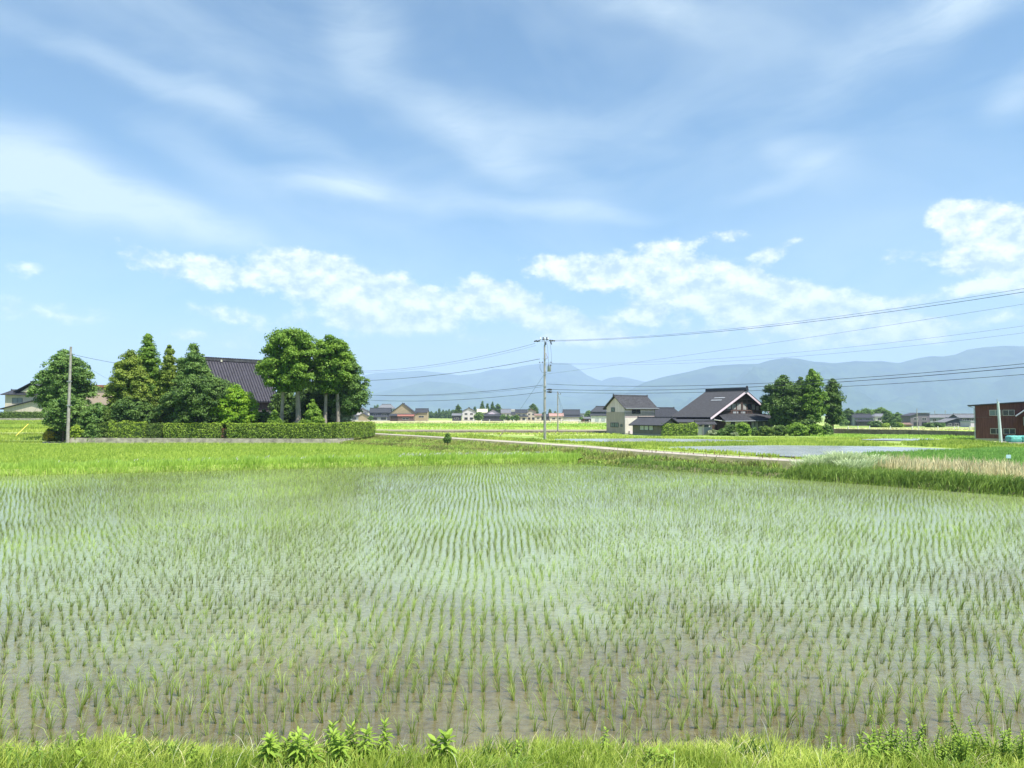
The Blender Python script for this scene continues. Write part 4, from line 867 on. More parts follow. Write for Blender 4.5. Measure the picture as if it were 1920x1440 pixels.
TR = 'trees behind the right farmhouse shrubs'
treepx('broadleaf_tree', 'broad dark round crowned tree, left of the three behind the right farmhouse', 1431, 1504, 703, 800, 141, ROUND, 'leaf_dark', lump=1.1, leaf=.34, group=TR, irr=.2, tb=.16, trunks=((0, 0, .3),))
treepx('cypress_tree', 'tallest of the three right hand trees, with a pointed head', 1496, 1548, 692, 790, 139, EGG, 'leaf_cypress', lump=.95, leaf=.32, group=TR, irr=.28, tb=-.02, trunks=((0, 0, .3),), bark='bark_pale')
treepx('broadleaf_tree', 'rightmost dark tree with a visible trunk at the end of the farmhouse shrubs', 1540, 1581, 709, 794, 142, EGG, 'leaf_dark', lump=.95, leaf=.32, group=TR, irr=.25, tb=.14, trunks=((-.2, 0, .3),))
treepx('broadleaf_tree', 'dark lower tree filling between the round tree and the pointed tree', 1478, 1522, 708, 800, 145, EGG, 'leaf_dark', lump=1.0, leaf=.34, group=TR, irr=.3, tb=.1, trunks=((0, 0, .2),))
SR = 'shrubs along the front of the right farmhouse'
for a in [('vivid green rounded shrub before the pale panels of the farmhouse', 1376, 1407, 793, 818, 131, BUSH, 'leaf_cypress', .55, .28, .15), ('dark squat shrub left of the vivid rounded one', 1356, 1382, 797, 817, 131.5, BUSH, 'leaf_dark', .5, .28, .15),
          ('small grey shrub beside the gate of the farmhouse', 1326, 1348, 806, 816, 132, BUSH, 'leaf_grey', .35, .22, 0), ('low brownish green shrub right of the gate', 1343, 1364, 804, 816, 131.8, BUSH, 'leaf_green', .4, .24, .1),
          ('tiny pale round shrub in front of the dark squat shrub', 1371, 1385, 812, 819.5, 129, BUSH, 'leaf_grey', .3, .2, .1), ('dull green shrub right of the vivid one', 1405, 1425, 802, 819, 131.5, BUSH, 'leaf_green', .45, .26, .12),
          ('olive dark shrub in the middle of the row', 1418, 1450, 800, 821, 130.5, BUSH, 'leaf_hedge_dark', .5, .27, .2), ('deep green shrub left of the large vivid pair', 1447, 1476, 799, 821, 131.5, BUSH, 'leaf_dark', .55, .28, .22),
          ('large vivid green shrub under the round tree', 1472, 1512, 793, 821, 130.5, BUSH, 'leaf_cypress', .6, .28, .2), ('second large vivid shrub under the pointed tree', 1508, 1546, 795, 821, 130.5, BUSH, 'leaf_cypress', .6, .28, .14),
          ('darker last shrub of the row under the rightmost tree', 1538, 1563, 797, 820, 131.5, BUSH, 'leaf_green', .55, .28, .08), ('dark shrub behind the row below the tall trees', 1496, 1532, 786, 812, 137, BUSH, 'leaf_dark', .7, .3, .1)]:
    treepx('garden_shrub', a[0], a[1], a[2], a[3], a[4], a[5], a[6], a[7], lump=a[8], leaf=a[9], tb=a[10], cat='shrub', group=SR, trunks=((0, 0, .06),), limbs=3, z=-.15)
hedge('clipped_hedge', 'bushy clipped hedge between the brown shed and the gate', [(X(1239, 131), 131), (X(1306, 132), 132)], 1.95, 1.2, 'leaf_hedge', z=-.1, tb=-.02, leaf=.26, bulge=.25)
treepx('garden_shrub', 'single small dark bush on the road slope', 831, 847, 813, 829, 80, EGG, 'leaf_green', lump=.35, leaf=.18, cat='shrub', z=0, trunks=((0, 0, .04),), limbs=2, tb=.1)

# ------------------------------------------------------------------ buildings
def win(parent, c, w_, h_, ang, fm='frame_white', pmat='glass', n=2, ft=.05):
    """window on a wall: c = centre on the wall face, ang = the way the wall faces (radians, local)"""
    nx, ny = math.cos(ang), math.sin(ang); tx, ty = -ny, nx
    def P(u, o, z): return (c[0] + tx * u + nx * o, c[1] + ty * u + ny * o, c[2] + z)
    def bar(m, u0, u1, z0, z1, o0, o1):
        m.prism([P(u0, o0, z0), P(u1, o0, z0), P(u1, o1, z0), P(u0, o1, z0)], [P(u0, o0, z1), P(u1, o0, z1), P(u1, o1, z1), P(u0, o1, z1)])
    f = MB(); W, H = w_ / 2, h_ / 2
    bar(f, -W, W, H - ft, H, .004, .07); bar(f, -W, W, -H, -H + ft, .004, .09)
    bar(f, -W, -W + ft, -H + ft, H - ft, .004, .07); bar(f, W - ft, W, -H + ft, H - ft, .004, .07)
    for k in range(1, n): u = -W + w_ * k / n; bar(f, u - ft / 2, u + ft / 2, -H + ft, H - ft, .004, .06)
    o = f.build('window', M[fm], parent)
    g = MB(); bar(g, -W + ft, W - ft, -H + ft, H - ft, .006, .03); g.build('pane', M[pmat], o)
    return o
def gable(parent, u0, u1, v0, v1, z0, ze0, ze1, vr, zr, axis='x', oh=.6, og=.45, wm='wall_white', rm='tile_slate', pitch=.32, found=True, cap=.3, tiles=True, th=.14, wallname='wall', rw=.15):
    """walls and pitched roof. ridge along u at v = vr, height zr; eaves at v0 (ze0) and v1 (ze1)"""
    S = (lambda u, v, z: (u, v, z)) if axis == 'x' else (lambda u, v, z: (v, u, z))
    w_ = MB(); sec = [(v0, z0), (v1, z0), (v1, ze1 - .06), (vr, zr - .08), (v0, ze0 - .06)]
    w_.prism([S(u0, v, z) for v, z in sec], [S(u1, v, z) for v, z in sec]); w_.build(wallname, M[wm], parent)
    s0 = (zr - ze0) / (vr - v0); s1 = (zr - ze1) / (v1 - vr)
    r = MB(); A, B = S(u0 - og, vr, zr + th), S(u1 + og, vr, zr + th)
    C0, D0 = S(u1 + og, v0 - oh, ze0 - s0 * oh + th), S(u0 - og, v0 - oh, ze0 - s0 * oh + th); C1, D1 = S(u1 + og, v1 + oh, ze1 - s1 * oh + th), S(u0 - og, v1 + oh, ze1 - s1 * oh + th)
    for q in ((A, B, C0, D0), (B, A, D1, C1)):
        (r.tiled(*q, th=th, pitch=pitch, rw=rw) if tiles else r.slab(*q, th=th))
    ro = r.build('roof', M[rm], parent)
    if cap:
        c = MB(); e = cap * .5
        c.prism([S(u0 - og - .1, vr - e, zr + th - .02), S(u0 - og - .1, vr + e, zr + th - .02), S(u0 - og - .1, vr + e * .55, zr + th + cap), S(u0 - og - .1, vr - e * .55, zr + th + cap)],
                [S(u1 + og + .1, vr - e, zr + th - .02), S(u1 + og + .1, vr + e, zr + th - .02), S(u1 + og + .1, vr + e * .55, zr + th + cap), S(u1 + og + .1, vr - e * .55, zr + th + cap)])
        for uu in (u0 - og - .18, u1 + og + .02):
            c.prism([S(uu, vr - e * 1.3, zr + th - .05), S(uu, vr + e * 1.3, zr + th - .05), S(uu, vr + e * .5, zr + th + cap * 1.5), S(uu, vr - e * .5, zr + th + cap * 1.5)],
                    [S(uu + .16, vr - e * 1.3, zr + th - .05), S(uu + .16, vr + e * 1.3, zr + th - .05), S(uu + .16, vr + e * .5, zr + th + cap * 1.5), S(uu + .16, vr - e * .5, zr + th + cap * 1.5)])
        c.build('ridge_cap', M[rm], ro)
    if found:
        f = MB(); a, b_2 = min(v0, v1) - .03, max(v0, v1) + .03; lo, hi = S(u0 - .03, a, z0), S(u1 + .03, b_2, z0)
        f.box(min(lo[0], hi[0]), max(lo[0], hi[0]), min(lo[1], hi[1]), max(lo[1], hi[1]), z0 - .25, z0 + .28); f.build('foundation', M['found'], parent)
    return ro
def lean(parent, A, B, C, D, rm='tile_slate', name='lean_to_roof', pitch=.32, th=.12):
    r = MB(); r.tiled(A, B, C, D, th=th, pitch=pitch); return r.build(name, M[rm], parent)
def boxpart(parent, name, mat, *b6):
    m = MB(); m.box(*b6); return m.build(name, M[mat], parent)
YAW = math.atan2(.64, .77)       # the grey house and its shed share one grid

# grey and white two storey house
h = empty('two_storey_house', (21.1, 140.0, -.15), YAW, 'tall grey beige two storey house with a grey gable roof behind the brown shed', 'house')
L_, W_ = 8.7, 4.6
gable(h, 0, L_, 0, W_, 0, 5.15, 5.15, W_ / 2, 7.15, 'x', .55, .45, 'wall_upper', 'tile_old', cap=.24)
boxpart(h, 'siding', 'wall_greige', -.03, L_ * .999, W_ - .02, W_ + .03, .28, 4.2)
m = MB(); m.box(-.032, -.002, .0, W_, .28, 4.2); m.build('siding', M['wall_greige'], h)
m = MB(); m.box(0, L_, -.034, -.003, 3.1, 4.2); m.build('siding', M['wall_greige'], h)
m = MB(); m.box(.0, L_, -.030, -.003, .28, 3.1); m.build('siding', M['wall_bright'], h)
for (v, z_, w2, h2, n) in ((2.9, 4.65, .95, .85, 2), (3.0, 1.75, 1.9 / 2 + .1, .85, 2), (1.95, 1.75, .95, .85, 2), (.75, 1.65, .5, .5, 1)): win(h, (-.034, v, z_), w2, h2, math.pi, 'frame_dark', 'glass_mid', n)
for u in (2.6, 3.85): win(h, (u, -.036, 4.3), 1.1, .85, -math.pi / 2, 'frame_dark', 'glass', 1)
m = MB(); m.tube([(-.06, -.12, .2), (-.06, -.12, 4.9)], .05, 6); m.build('downpipe', M['steel'], h)
m = MB(); m.tube([(-.5, -.72, 4.86), (L_ + .5, -.72, 4.9)], .06, 6); m.build('gutter', M['steel'], h)
m = MB(); m.tube([(L_ - .1, -.1, .1), (L_ - .1, -.1, 4.7), (L_ - .1, -.68, 4.85)], .04, 6); m.build('downpipe', M['steel'], h)
boxpart(h, 'air_conditioner', 'wall_upper', 1.0, 1.8, -.42, -.06, .1, .7)

# brown shed before it
h = empty('shed', (21.9, 135.8, -.15), math.atan2(-.77, .64), 'low grey brown shed with dark roof between the tall grey house and hedge', 'shed')
gable(h, 0, 6.6, 0, 4.4, 0, 1.95, 1.95, 2.2, 3.0, 'x', .5, .5, 'wall_taupe', 'tile_slate', cap=.18)
for k in range(3): win(h, (2.2 + k * 1.05, -.002, 1.35), 1.0, .85, -math.pi / 2, 'frame_dark', 'glass_pale', 1)
boxpart(h, 'door', 'wood_dark', 6.602, 6.66, 1.4, 2.6, .3, 1.85)

# long low roofed wing linking the grey house and the farmhouse
h = empty('storehouse', (28.6, 147, -.15), YAW, 'single storey storehouse with a dull slate roof between the grey house and the large farmhouse', 'storehouse')
gable(h, -2, 8.4, 0, 6, 0, 3.0, 3.0, 3.0, 4.9, 'x', .6, .5, 'wall_char', 'tile_slate', cap=.2)
lean(h, (2, 0, 2.7), (8.2, 0, 2.7), (8.2, -1.8, 2.1), (2, -1.8, 2.1), 'tile_slate')
boxpart(h, 'door', 'wall_greige', 4, 5.6, -.07, -.004, .1, 2.0)

# the large black roofed farmhouse
fa = math.atan2(.56, .83)
h = empty('farmhouse', (45.0, 144.4, -.15), fa, 'large black roofed farmhouse with dark timber gable and white panels beside the tall trees', 'farmhouse')
XL, XR, ZL, ZR, ZT = -9.3, 6.0, 3.55, 4.95, 8.3
sec = [(XL, 0), (XR, 0), (XR, ZR - .1), (0, ZT - .12), (XL, ZL - .1)]
m = MB(); m.prism([(x, .6, z) for x, z in sec], [(x, 9.0, z) for x, z in sec]); m.build('wall', M['wood_dark'], h)
r = MB(); sl_, sr_ = (ZT - ZL) / -XL, (ZT - ZR) / XR
r.tiled((0, -.35, ZT + .16), (0, 9.5, ZT + .16), (XL - .9, 9.5, ZL - sl_ * .9 + .16), (XL - .9, -.35, ZL - sl_ * .9 + .16), .18, .30)
r.tiled((0, 9.5, ZT + .16), (0, -.35, ZT + .16), (XR + .9, -.35, ZR - sr_ * .9 + .16), (XR + .9, 9.5, ZR - sr_ * .9 + .16), .18, .30)
ro = r.build('roof', M['tile_black'], h)
m = MB(); m.prism([(-.28, -.5, ZT + .1), (.28, -.5, ZT + .1), (.16, -.5, ZT + .62), (-.16, -.5, ZT + .62)], [(-.28, 9.6, ZT + .1), (.28, 9.6, ZT + .1), (.16, 9.6, ZT + .62), (-.16, 9.6, ZT + .62)])
m.prism([(-.42, -.66, ZT + .05), (.42, -.66, ZT + .05), (.15, -.66, ZT + .95), (-.15, -.66, ZT + .95)], [(-.42, -.5, ZT + .05), (.42, -.5, ZT + .05), (.15, -.5, ZT + .95), (-.15, -.5, ZT + .95)]); m.build('ridge_cap', M['tile_black'], ro)
m = MB()
for (xe, ze) in ((XL - .9, ZL - sl_ * .9), (XR + .9, ZR - sr_ * .9)):
    m.prism([(0, -.42, ZT + .02), (xe, -.42, ze + .02), (xe, -.42, ze - .38), (0, -.42, ZT - .42)], [(0, -.34, ZT + .02), (xe, -.34, ze + .02), (xe, -.34, ze - .38), (0, -.34, ZT - .42)])
m.build('bargeboard', M['wall_upper'], h)
m = MB(); m.box(-2.4, -1.0, 3.0, 4.0, 0, .02)
for dz in (0, .9): 
    A0 = Vector((-3.0 - dz * 1.0, 2.2, ZT - sl_ * (3.0 + dz) + .27)); m.prism([A0, A0 + Vector((0, 2.6, 0)), A0 + Vector((-.28, 2.6, -.28 * sl_)), A0 + Vector((-.28, 0, -.28 * sl_))], [q + Vector((0, 0, .03)) for q in (A0, A0 + Vector((0, 2.6, 0)), A0 + Vector((-.28, 2.6, -.28 * sl_)), A0 + Vector((-.28, 0, -.28 * sl_)))])
m.v = m.v[8:]; m.f = [tuple(i - 8 for i in f) for f in m.f[6:]]; m.sm = m.sm[6:]
m.build('snow_bar', M['wall_grey'], ro)
# gable panels and beams
for k, (x, wv, hv, z_) in enumerate([(-3.9, 1.1, .8, 5.15), (-2.5, 1.1, 1.05, 5.25), (-1.0, 1.1, 1.15, 5.25), (.7, .95, 1.15, 5.25), (3.3, .95, 1.0, 5.2), (4.5, .8, .8, 5.0)]):
    m = MB(); m.box(x - wv / 2, x + wv / 2, .56, .598, z_ - hv / 2, z_ + hv / 2); o = m.build('panel', M['panel_grey'], h)
for x, wv in ((-2.0, 1.5), (0.2, 1.3)):
    m = MB(); m.box(x - wv / 2, x + wv / 2, .56, .598, 3.95, 4.32); m.build('panel', M['wall_grey'], h)
m = MB(); m.box(1.55, 2.6, .56, .598, 4.7, 5.8); m.build('pane', M['glass'], h)
m = MB()
for z_ in (4.5, 5.95, 6.7): hw = (ZT - z_ - .3); m.box(max(XL, -hw / sl_), min(XR, hw / sr_), .50, .558, z_ - .09, z_ + .09)
for x in (-3.2, -1.75, -.15, 1.35, 2.75, 4.0): m.box(x - .08, x + .08, .515, .556, 3.7, min(ZT - .6 - abs(x) * (sl_ if x < 0 else sr_), 7.6))
m.build('beams', M['wood_mid'], h)
# front lean-to roof and lower front wall
lean(h, (-7.0, .55, 3.85), (6.9, .55, 3.85), (9.3, -2.9, 2.55), (-9.0, -2.9, 2.45), 'tile_old', th=.14, pitch=.3)
m = MB(); m.box(-7.6, 6.6, -.05 - 1.6, .59, 0, 2.75); m.build('lower_wall', M['wood_dark'], h)
m = MB(); m.box(-6.2, -1.4, -1.72, -1.655, 0, 1.75); m.build('panel', M['wood_red'], h)
m = MB(); m.box(-7.55, -1.4, -1.70, -1.655, 1.76, 2.5); m.build('panel', M['wall_white'], h)
win(h, (-5.6, -1.704, 2.0), 1.1, .75, -math.pi / 2, 'frame_dark', 'glass', 2)
for k in range(6): win(h, (.2 + k * 1.1, -1.655, 1.45), 1.0, 1.75, -math.pi / 2, 'frame_dark', 'shoji' if k in (0, 1, 3) else 'glass_mid', 1)
m = MB(); m.tube([(-9.3, -.5, 2.75), (-7.3, -2.6, 2.35)], .07, 6); m.build('gutter', M['white'], h)
m = MB(); m.tube([(-9.2, -2.98, 2.48), (9.4, -2.98, 2.56)], .07, 6); m.build('gutter', M['steel'], h)
# left wing under the eave
m = MB(); m.box(-13.2, -9.6, .2, 8.0, 0, 2.3); m.build('wing_wall', M['wall_white'], h)
lean(h, (-9.0, -.4, 2.95), (-9.0, 8.6, 2.95), (-14.0, 8.6, 2.3), (-14.0, -.4, 2.3), 'tile_slate', 'wing_roof')
for x in (-12.2, -10.7): win(h, (x, .198, 1.4), 1.2, .8, -math.pi / 2, 'frame_dark', 'glass', 2)
for y_ in (1.6, 4.0): win(h, (-13.202, y_, 1.4), 1.5, .9, math.pi, 'frame_dark', 'glass', 2)

# gate with tiled roof
g = empty('garden_gate', (X(1321, 133), 133, -.15), R(12), 'small tiled roof gate with pale posts between the hedge and the farmhouse', 'gate')
for x in (-1.25, -.3, 1.25): boxpart(g, 'post', 'wall_upper', x - .14, x + .14, -.14, .14, 0, 1.85)
boxpart(g, 'door', 'wall_grey', -.15, 1.1, -.05, .05, .1, 1.5)
boxpart(g, 'wall', 'wall_white', -1.1, -.45, -.06, .06, .1, 1.6)
r = MB(); r.tiled((-1.9, 0, 2.5), (1.9, 0, 2.5), (1.9, -.95, 2.0), (-1.9, -.95, 2.0), .1, .3); r.tiled((1.9, 0, 2.5), (-1.9, 0, 2.5), (-1.9, .95, 2.0), (1.9, .95, 2.0), .1, .3); r.box(-1.95, 1.95, -.12, .12, 2.5, 2.72); r.build('roof', M['tile_old'], g)

# left farmhouse with the steep tiled roof
la = math.atan2(.72, .69)
h = empty('farmhouse', (-38.2, 115.0, 0), la, 'old farmhouse with a steep ribbed black tile roof rising between the left trees', 'farmhouse')
HL = 10.5; HWD = 3.9
S0 = 3.95 / 5.3
m = MB(); sec = [(-HWD, 0), (HWD, 0), (HWD, 6.0), (0, 11.2), (-HWD, 6.0)]
m.prism([(-HL, v, z) for v, z in sec], [(-.6, v, z) for v, z in sec]); m.build('wall', M['wood_dark'], h)
r = MB(); r.tiled((-HL, 0, 11.5), (0, 0, 11.5), (0, -4.6, 5.55), (-HL, -4.6, 5.55), .2, .42, .22, .12); r.tiled((0, 0, 11.5), (-HL, 0, 11.5), (-HL, 4.6, 5.55), (0, 4.6, 5.55), .2, .42, .22, .12)
ro = r.build('roof', M['tile_farm'] if 'tile_farm' in M else M['tile_black'], h)
m = MB(); m.box(-HL - .1, .1, -.2, .2, 11.45, 11.85)
for k in range(28): m.box(-HL + .1 + k * .37, -HL + .28 + k * .37, -.25, .25, 11.85, 11.96)
m.build('ridge_cap', M['tile_old'], ro)
m = MB(); m.box(-7.1, -6.85, -.34, -.2, 11.3, 11.62); m.build('ridge_ornament', M['tin_tan'], ro)
boxpart(h, 'wall_boards', 'wood_mid', -3.6, -.7, -3.96, -3.905, 3.5, 5.9)
boxpart(h, 'wall_boards', 'wall_grey', -5.9, -3.65, -3.97, -3.905, 3.5, 5.7)
lean(h, (-HL, -3.9, 4.1), (1.2, -3.9, 4.1), (3.6, -7.2, 2.5), (-HL, -7.2, 2.5), 'tile_old')
lean(h, (1.2, 5, 4.1), (1.2, -3.9, 4.1), (6.8, -7.2, 2.4), (6.8, 6, 2.4), 'tile_black', 'side_roof')
boxpart(h, 'lower_wall', 'wall_char', -HL, 5.6, -6.0, 4.5, 0, 2.9)
for x in (-1.5, .6, 2.7, 4.6): win(h, (x, -6.004, 1.5), 1.6, 1.5, -math.pi / 2, 'frame_dark', 'glass_mid', 2)
for y_ in (-3.5, 0): win(h, (5.604, y_, 1.5), 1.6, 1.2, 0, 'frame_dark', 'glass_mid', 2)

# white house at the far left
h = empty('two_storey_house', (X(8, 180), 180, 2.1), R(3), 'cream two storey house with dark tiled roofs behind the low hedge at the far left', 'house')
gable(h, 0, 12.5, .0, 7.5, 0, 6.35, 6.35, 3.75, 7.3, 'x', .7, .7, 'wall_cream', 'tile_slate', cap=.25)
gable(h, 1.2, 6.8, 3.9, 8.8, 6.3, 7.0, 7.0, 6.7, 9.2, 'y', .9, .5, 'wall_cream', 'tile_slate', found=False, cap=.25) if False else None
m = MB(); m.prism([(3.4, .3, 6.9), (9.0, .3, 6.9), (6.2, .3, 8.8)], [(3.4, 6.5, 6.9), (9.0, 6.5, 6.9), (6.2, 6.5, 8.8)]); m.build('gable_wall', M['wall_cream'], h)
r = MB(); r.tiled((6.2, -.2, 9.3), (6.2, 7, 9.3), (1.9, 7, 6.95), (1.9, -.2, 6.95), .14, .34); r.tiled((6.2, 7, 9.3), (6.2, -.2, 9.3), (10.5, -.2, 6.95), (10.5, 7, 6.95), .14, .34); r.box(6.0, 6.4, -.4, 7.1, 9.28, 9.6); r.build('upper_roof', M['tile_slate'], h)
win(h, (2.9, -.003, 4.9), 2.4, 1.3, -math.pi / 2, 'frame_dark', 'glass_mid', 2)
m = MB(); m.prism([(1.6, -3.0, 0), (12.4, -3.0, 0), (12.4, -3.0, 3.6), (8.5, -3.0, 4.7), (1.6, -3.0, 2.9)], [(1.6, -.05, 0), (12.4, -.05, 0), (12.4, -.05, 3.6), (8.5, -.05, 4.7), (1.6, -.05, 2.9)]); m.build('front_wing', M['wall_cream'], h)
r = MB(); r.slab((8.5, -3.5, 4.95), (8.5, .0, 4.95), (.6, .0, 2.85), (.6, -3.5, 2.85), .18); r.slab((8.5, 0, 4.95), (8.5, -3.5, 4.95), (13, -3.5, 3.6), (13, 0, 3.6), .18); r.build('front_roof', M['tile_slate'], h)
win(h, (3.4, -3.004, 1.1), 2.9, 1.9, -math.pi / 2, 'frame_dark', 'glass_pale', 3); win(h, (6.2, -3.004, 1.1), 2.6, 1.9, -math.pi / 2, 'frame_dark', 'glass_pale', 3); win(h, (11.0, -3.004, 1.1), 2.0, 1.7, -math.pi / 2, 'frame_dark', 'glass_pale', 2)
# pink building
p0 = X(150, 150)
h = empty('warehouse', (p0, 150, 0), R(0), 'plain pink building with a dark red flat roof edge between the left trees', 'building')
boxpart(h, 'wall', 'wall_pink', 0, 9.5, 0, 8, 0, 8.6)
m = MB(); m.box(-.4, 9.9, -.4, 8.4, 9.05, 9.5); m.build('roof', M['tin_red'], h); boxpart(h, 'fascia', 'wall_purple', -.05, 9.55, -.05, 8.05, 8.603, 9.047)

# red brown two storey building on the right
X0 = X(1829, 106)
h = empty('barn', (X0, 106, -.15), R(-32.5), 'red brown board walled two storey building with a sloping flat roof at the right edge', 'building')
m = MB(); m.prism([(0, 0, .35), (12, 0, .35), (12, 0, 5.75), (0, 0, 4.95)], [(0, 9, .35), (12, 9, .35), (12, 9, 5.75), (0, 9, 4.95)]); m.build('wall', M['board_red'], h)
m = MB(); m.slab((-.9, -.5, 5.06), (-.9, 9.5, 5.06), (12.6, 9.5, 5.96), (12.6, -.5, 5.96), .13); m.build('roof', M['wall_char'], h)
boxpart(h, 'foundation', 'found', -.04, 12.04, -.04, 9.04, -.3, .35)
m = MB(); m.box(-.06, .02, -.06, .02, .3, 4.85); m.build('corner_strip', M['wall_grey'], h)
m = MB(); m.tube([(-.85, -.45, 4.9), (-.3, -.3, 4.7), (-.12, -.12, 4.6), (-.12, -.12, .4)], .04, 6); m.build('downpipe', M['steel'], h)
for (x, z_, pmn) in ((2.4, 3.95, 'glass_mid'), (3.95, 3.95, 'glass'), (2.45, 1.37, 'glass'), (4.0, 1.37, 'glass')): win(h, (x, -.003, z_), 1.38, .8, -math.pi / 2, 'frame_white', pmn, 2)
r = MB(); r.tiled((6.6, .0, 5.0), (6.6, -3.5, 5.0), (4.75, -3.5, 3.5), (4.75, .0, 3.5), .08, .3); r.build('porch_roof', M['wall_grey'], h)
boxpart(h, 'porch_wall', 'wall_grey', 5.6, 8.0, -3.2, -.01, 2.2, 3.4)
boxpart(h, 'porch_post', 'wall_upper', 5.65, 5.8, -3.15, -3.0, -.2, 2.2)
m = MB(); m.box(.0, 2.0, -.045, -.004, 3.30, 3.36); m.build('trim', M['wood_mid'], h)

# ------------------------------------------------------------------ the villages far off
def vhouse(label, x0, x1, ye, yr, Y, kind, wm, rm, z=None, depth=7.0, nwin=2, storeys=2, lower=None, yaw=0, name='village_house', group='houses of the far village', cat='house', wp='glass', gz=None):
    a = at(x0, ye, Y); b_ = at(x1, ye, Y); W = b_.x - a.x; cx = (a.x + b_.x) / 2; z = hz(cx, Y) if z is None else z
    He = a.z - z; Hr = at((x0 + x1) / 2, yr, Y).z - z
    h = empty(name, (cx, Y, z), yaw, label, cat, group)
    if kind == 'gable': gable(h, 0, depth, -W / 2, W / 2, 0, He, He, 0, Hr - .3, 'y', .4, .4, wm, rm, pitch=.6, cap=.35, rw=.25)
    elif kind == 'side': gable(h, -W / 2, W / 2, 0, depth, 0, He, He, depth / 2, Hr - .3, 'x', .5, .3, wm, rm, pitch=.6, cap=.35, rw=.25)
    elif kind == 'hip':
        boxpart(h, 'wall', wm, -W / 2, W / 2, 0, depth, 0, He); r = MB(); e = .5; k = W * .28; zr = Hr
        c = [(-W / 2 - e, -e, He), (W / 2 + e, -e, He), (W / 2 + e, depth + e, He), (-W / 2 - e, depth + e, He)]; p = [(-k, depth / 2, zr), (k, depth / 2, zr)]
        r.add(c + p, [(0, 1, 5, 4), (1, 2, 5), (2, 3, 4, 5), (3, 0, 4), (0, 3, 2, 1)]); r.box(-k - .2, k + .2, depth / 2 - .2, depth / 2 + .2, zr - .1, zr + .3); r.build('roof', M[rm], h)
    elif kind == 'flat':
        boxpart(h, 'wall', wm, -W / 2, W / 2, 0, depth, 0, He); boxpart(h, 'roof', rm, -W / 2 - .2, W / 2 + .2, -.2, depth + .2, He + .003, Hr)
    elif kind == 'mono':
        m = MB(); m.prism([(-W / 2, 0, 0), (W / 2, 0, 0), (W / 2, 0, Hr - .2), (0, 0, Hr - .2), (-W / 2, 0, He)], [(-W / 2, depth, 0), (W / 2, depth, 0), (W / 2, depth, Hr - .2), (0, depth, Hr - .2), (-W / 2, depth, He)]); m.build('wall', M[wm], h)
        r = MB(); r.slab((0, -.4, Hr), (0, depth, Hr), (-W / 2 - .5, depth, He + .12), (-W / 2 - .5, -.4, He + .12), .18); r.slab((0, depth, Hr), (0, -.4, Hr), (W / 2 + .2, -.4, Hr + .02), (W / 2 + .2, depth, Hr + .02), .18); r.build('roof', M[rm], h)
    if lower:
        lx0, lx1, lz, lz0, lrm, lwm = lower; m = MB(); m.tiled((lx0, -.05, lz), (lx1, -.05, lz), (lx1 + .4, -2.4, lz0), (lx0 - .4, -2.4, lz0), .14, .6, .25); m.build('lower_roof', M[lrm], h)
        boxpart(h, 'porch', lwm, lx0 + .3, lx1 - .3, -1.9, -.01, 0, lz0 + .1)
    for k in range(nwin):
        x = (k + .5 - nwin / 2) * W / nwin * .85
        if storeys > 1 or not lower: win(h, (x, -.003, He * (.72 if storeys > 1 else .5)), W / nwin * .45, 1.1, -math.pi / 2, 'frame_white', wp, 2, .08)
        if storeys > 1: win(h, (x, -.003 - (1.9 if lower and lower[0] < x < lower[1] else 0), He * .25), W / nwin * .5, 1.4, -math.pi / 2, 'frame_dark', wp, 2, .08)
    return h
V = vhouse
V('grey house with white gable at the left end of the far village', 655, 690, 772, 763, 480, 'gable', 'wall_white', 'tile_slate', nwin=2, lower=(-5, 5, 3.6, 2.8, 'tile_slate', 'wall_grey'))
V('small tan gabled shed before the leftmost village house', 672, 689, 780, 774, 455, 'gable', 'wall_tan', 'tile_slate', nwin=0, name='shed', cat='shed', storeys=1)
V('long low black roofed house left of the big beige gable', 693, 731, 773, 765, 470, 'side', 'wall_char', 'tile_slate', lower=(-6, 5, 3.4, 2.4, 'tile_slate', 'wall_grey'))
V('grey hipped roof showing behind the long low black roofed house', 708, 738, 766, 758, 510, 'hip', 'wall_grey', 'tile_grey', nwin=1)
V('large farmhouse with a wide beige gable and black roof in the far village', 731, 779, 775, 756, 440, 'gable', 'wall_tan', 'tile_slate', nwin=4, storeys=1, lower=(-7.2, 7.2, 4.4, 3.2, 'tile_slate', 'wood_dark'))
V('rusty red tin porch in front of the beige gable farmhouse', 746, 775, 780, 777.5, 432, 'side', 'wood_mid', 'tin_red', nwin=1, storeys=1, depth=3, name='porch', cat='porch')
V('tan walled black roofed storehouse right of the beige gable', 779, 801, 773, 766, 445, 'side', 'wall_tan', 'tile_slate', nwin=1, storeys=1, name='storehouse', cat='storehouse')
V('little dark shed with a grey roof left of the green and white house', 848, 864, 779, 775, 440, 'side', 'wall_char', 'tile_grey', nwin=1, storeys=1, name='shed', cat='shed')
V('green and white two storey house with a white gable end in the far village', 867, 891, 771, 764, 450, 'gable', 'wall_white', 'tile_slate', nwin=2)
V('house with a pale tan roof peeping out behind the conifers', 895, 913, 773, 767, 520, 'side', 'wall_cream', 'tin_tan', nwin=1)
V('black roofed farmhouse with a white gable triangle in the middle of the far village', 906, 942, 778, 767, 450, 'gable', 'wall_upper', 'tile_slate', nwin=3, storeys=1, lower=(-6.8, 6.8, 4.2, 3.0, 'tile_slate', 'wall_char'))
V('white house with a grey roof right of the white gable triangle', 940, 957, 774, 767, 480, 'side', 'wall_white', 'tile_grey', nwin=2)
V('pale flat roofed block behind the white grey roofed house', 953, 972, 769, 767.5, 540, 'flat', 'wall_white', 'wall_upper', nwin=2)
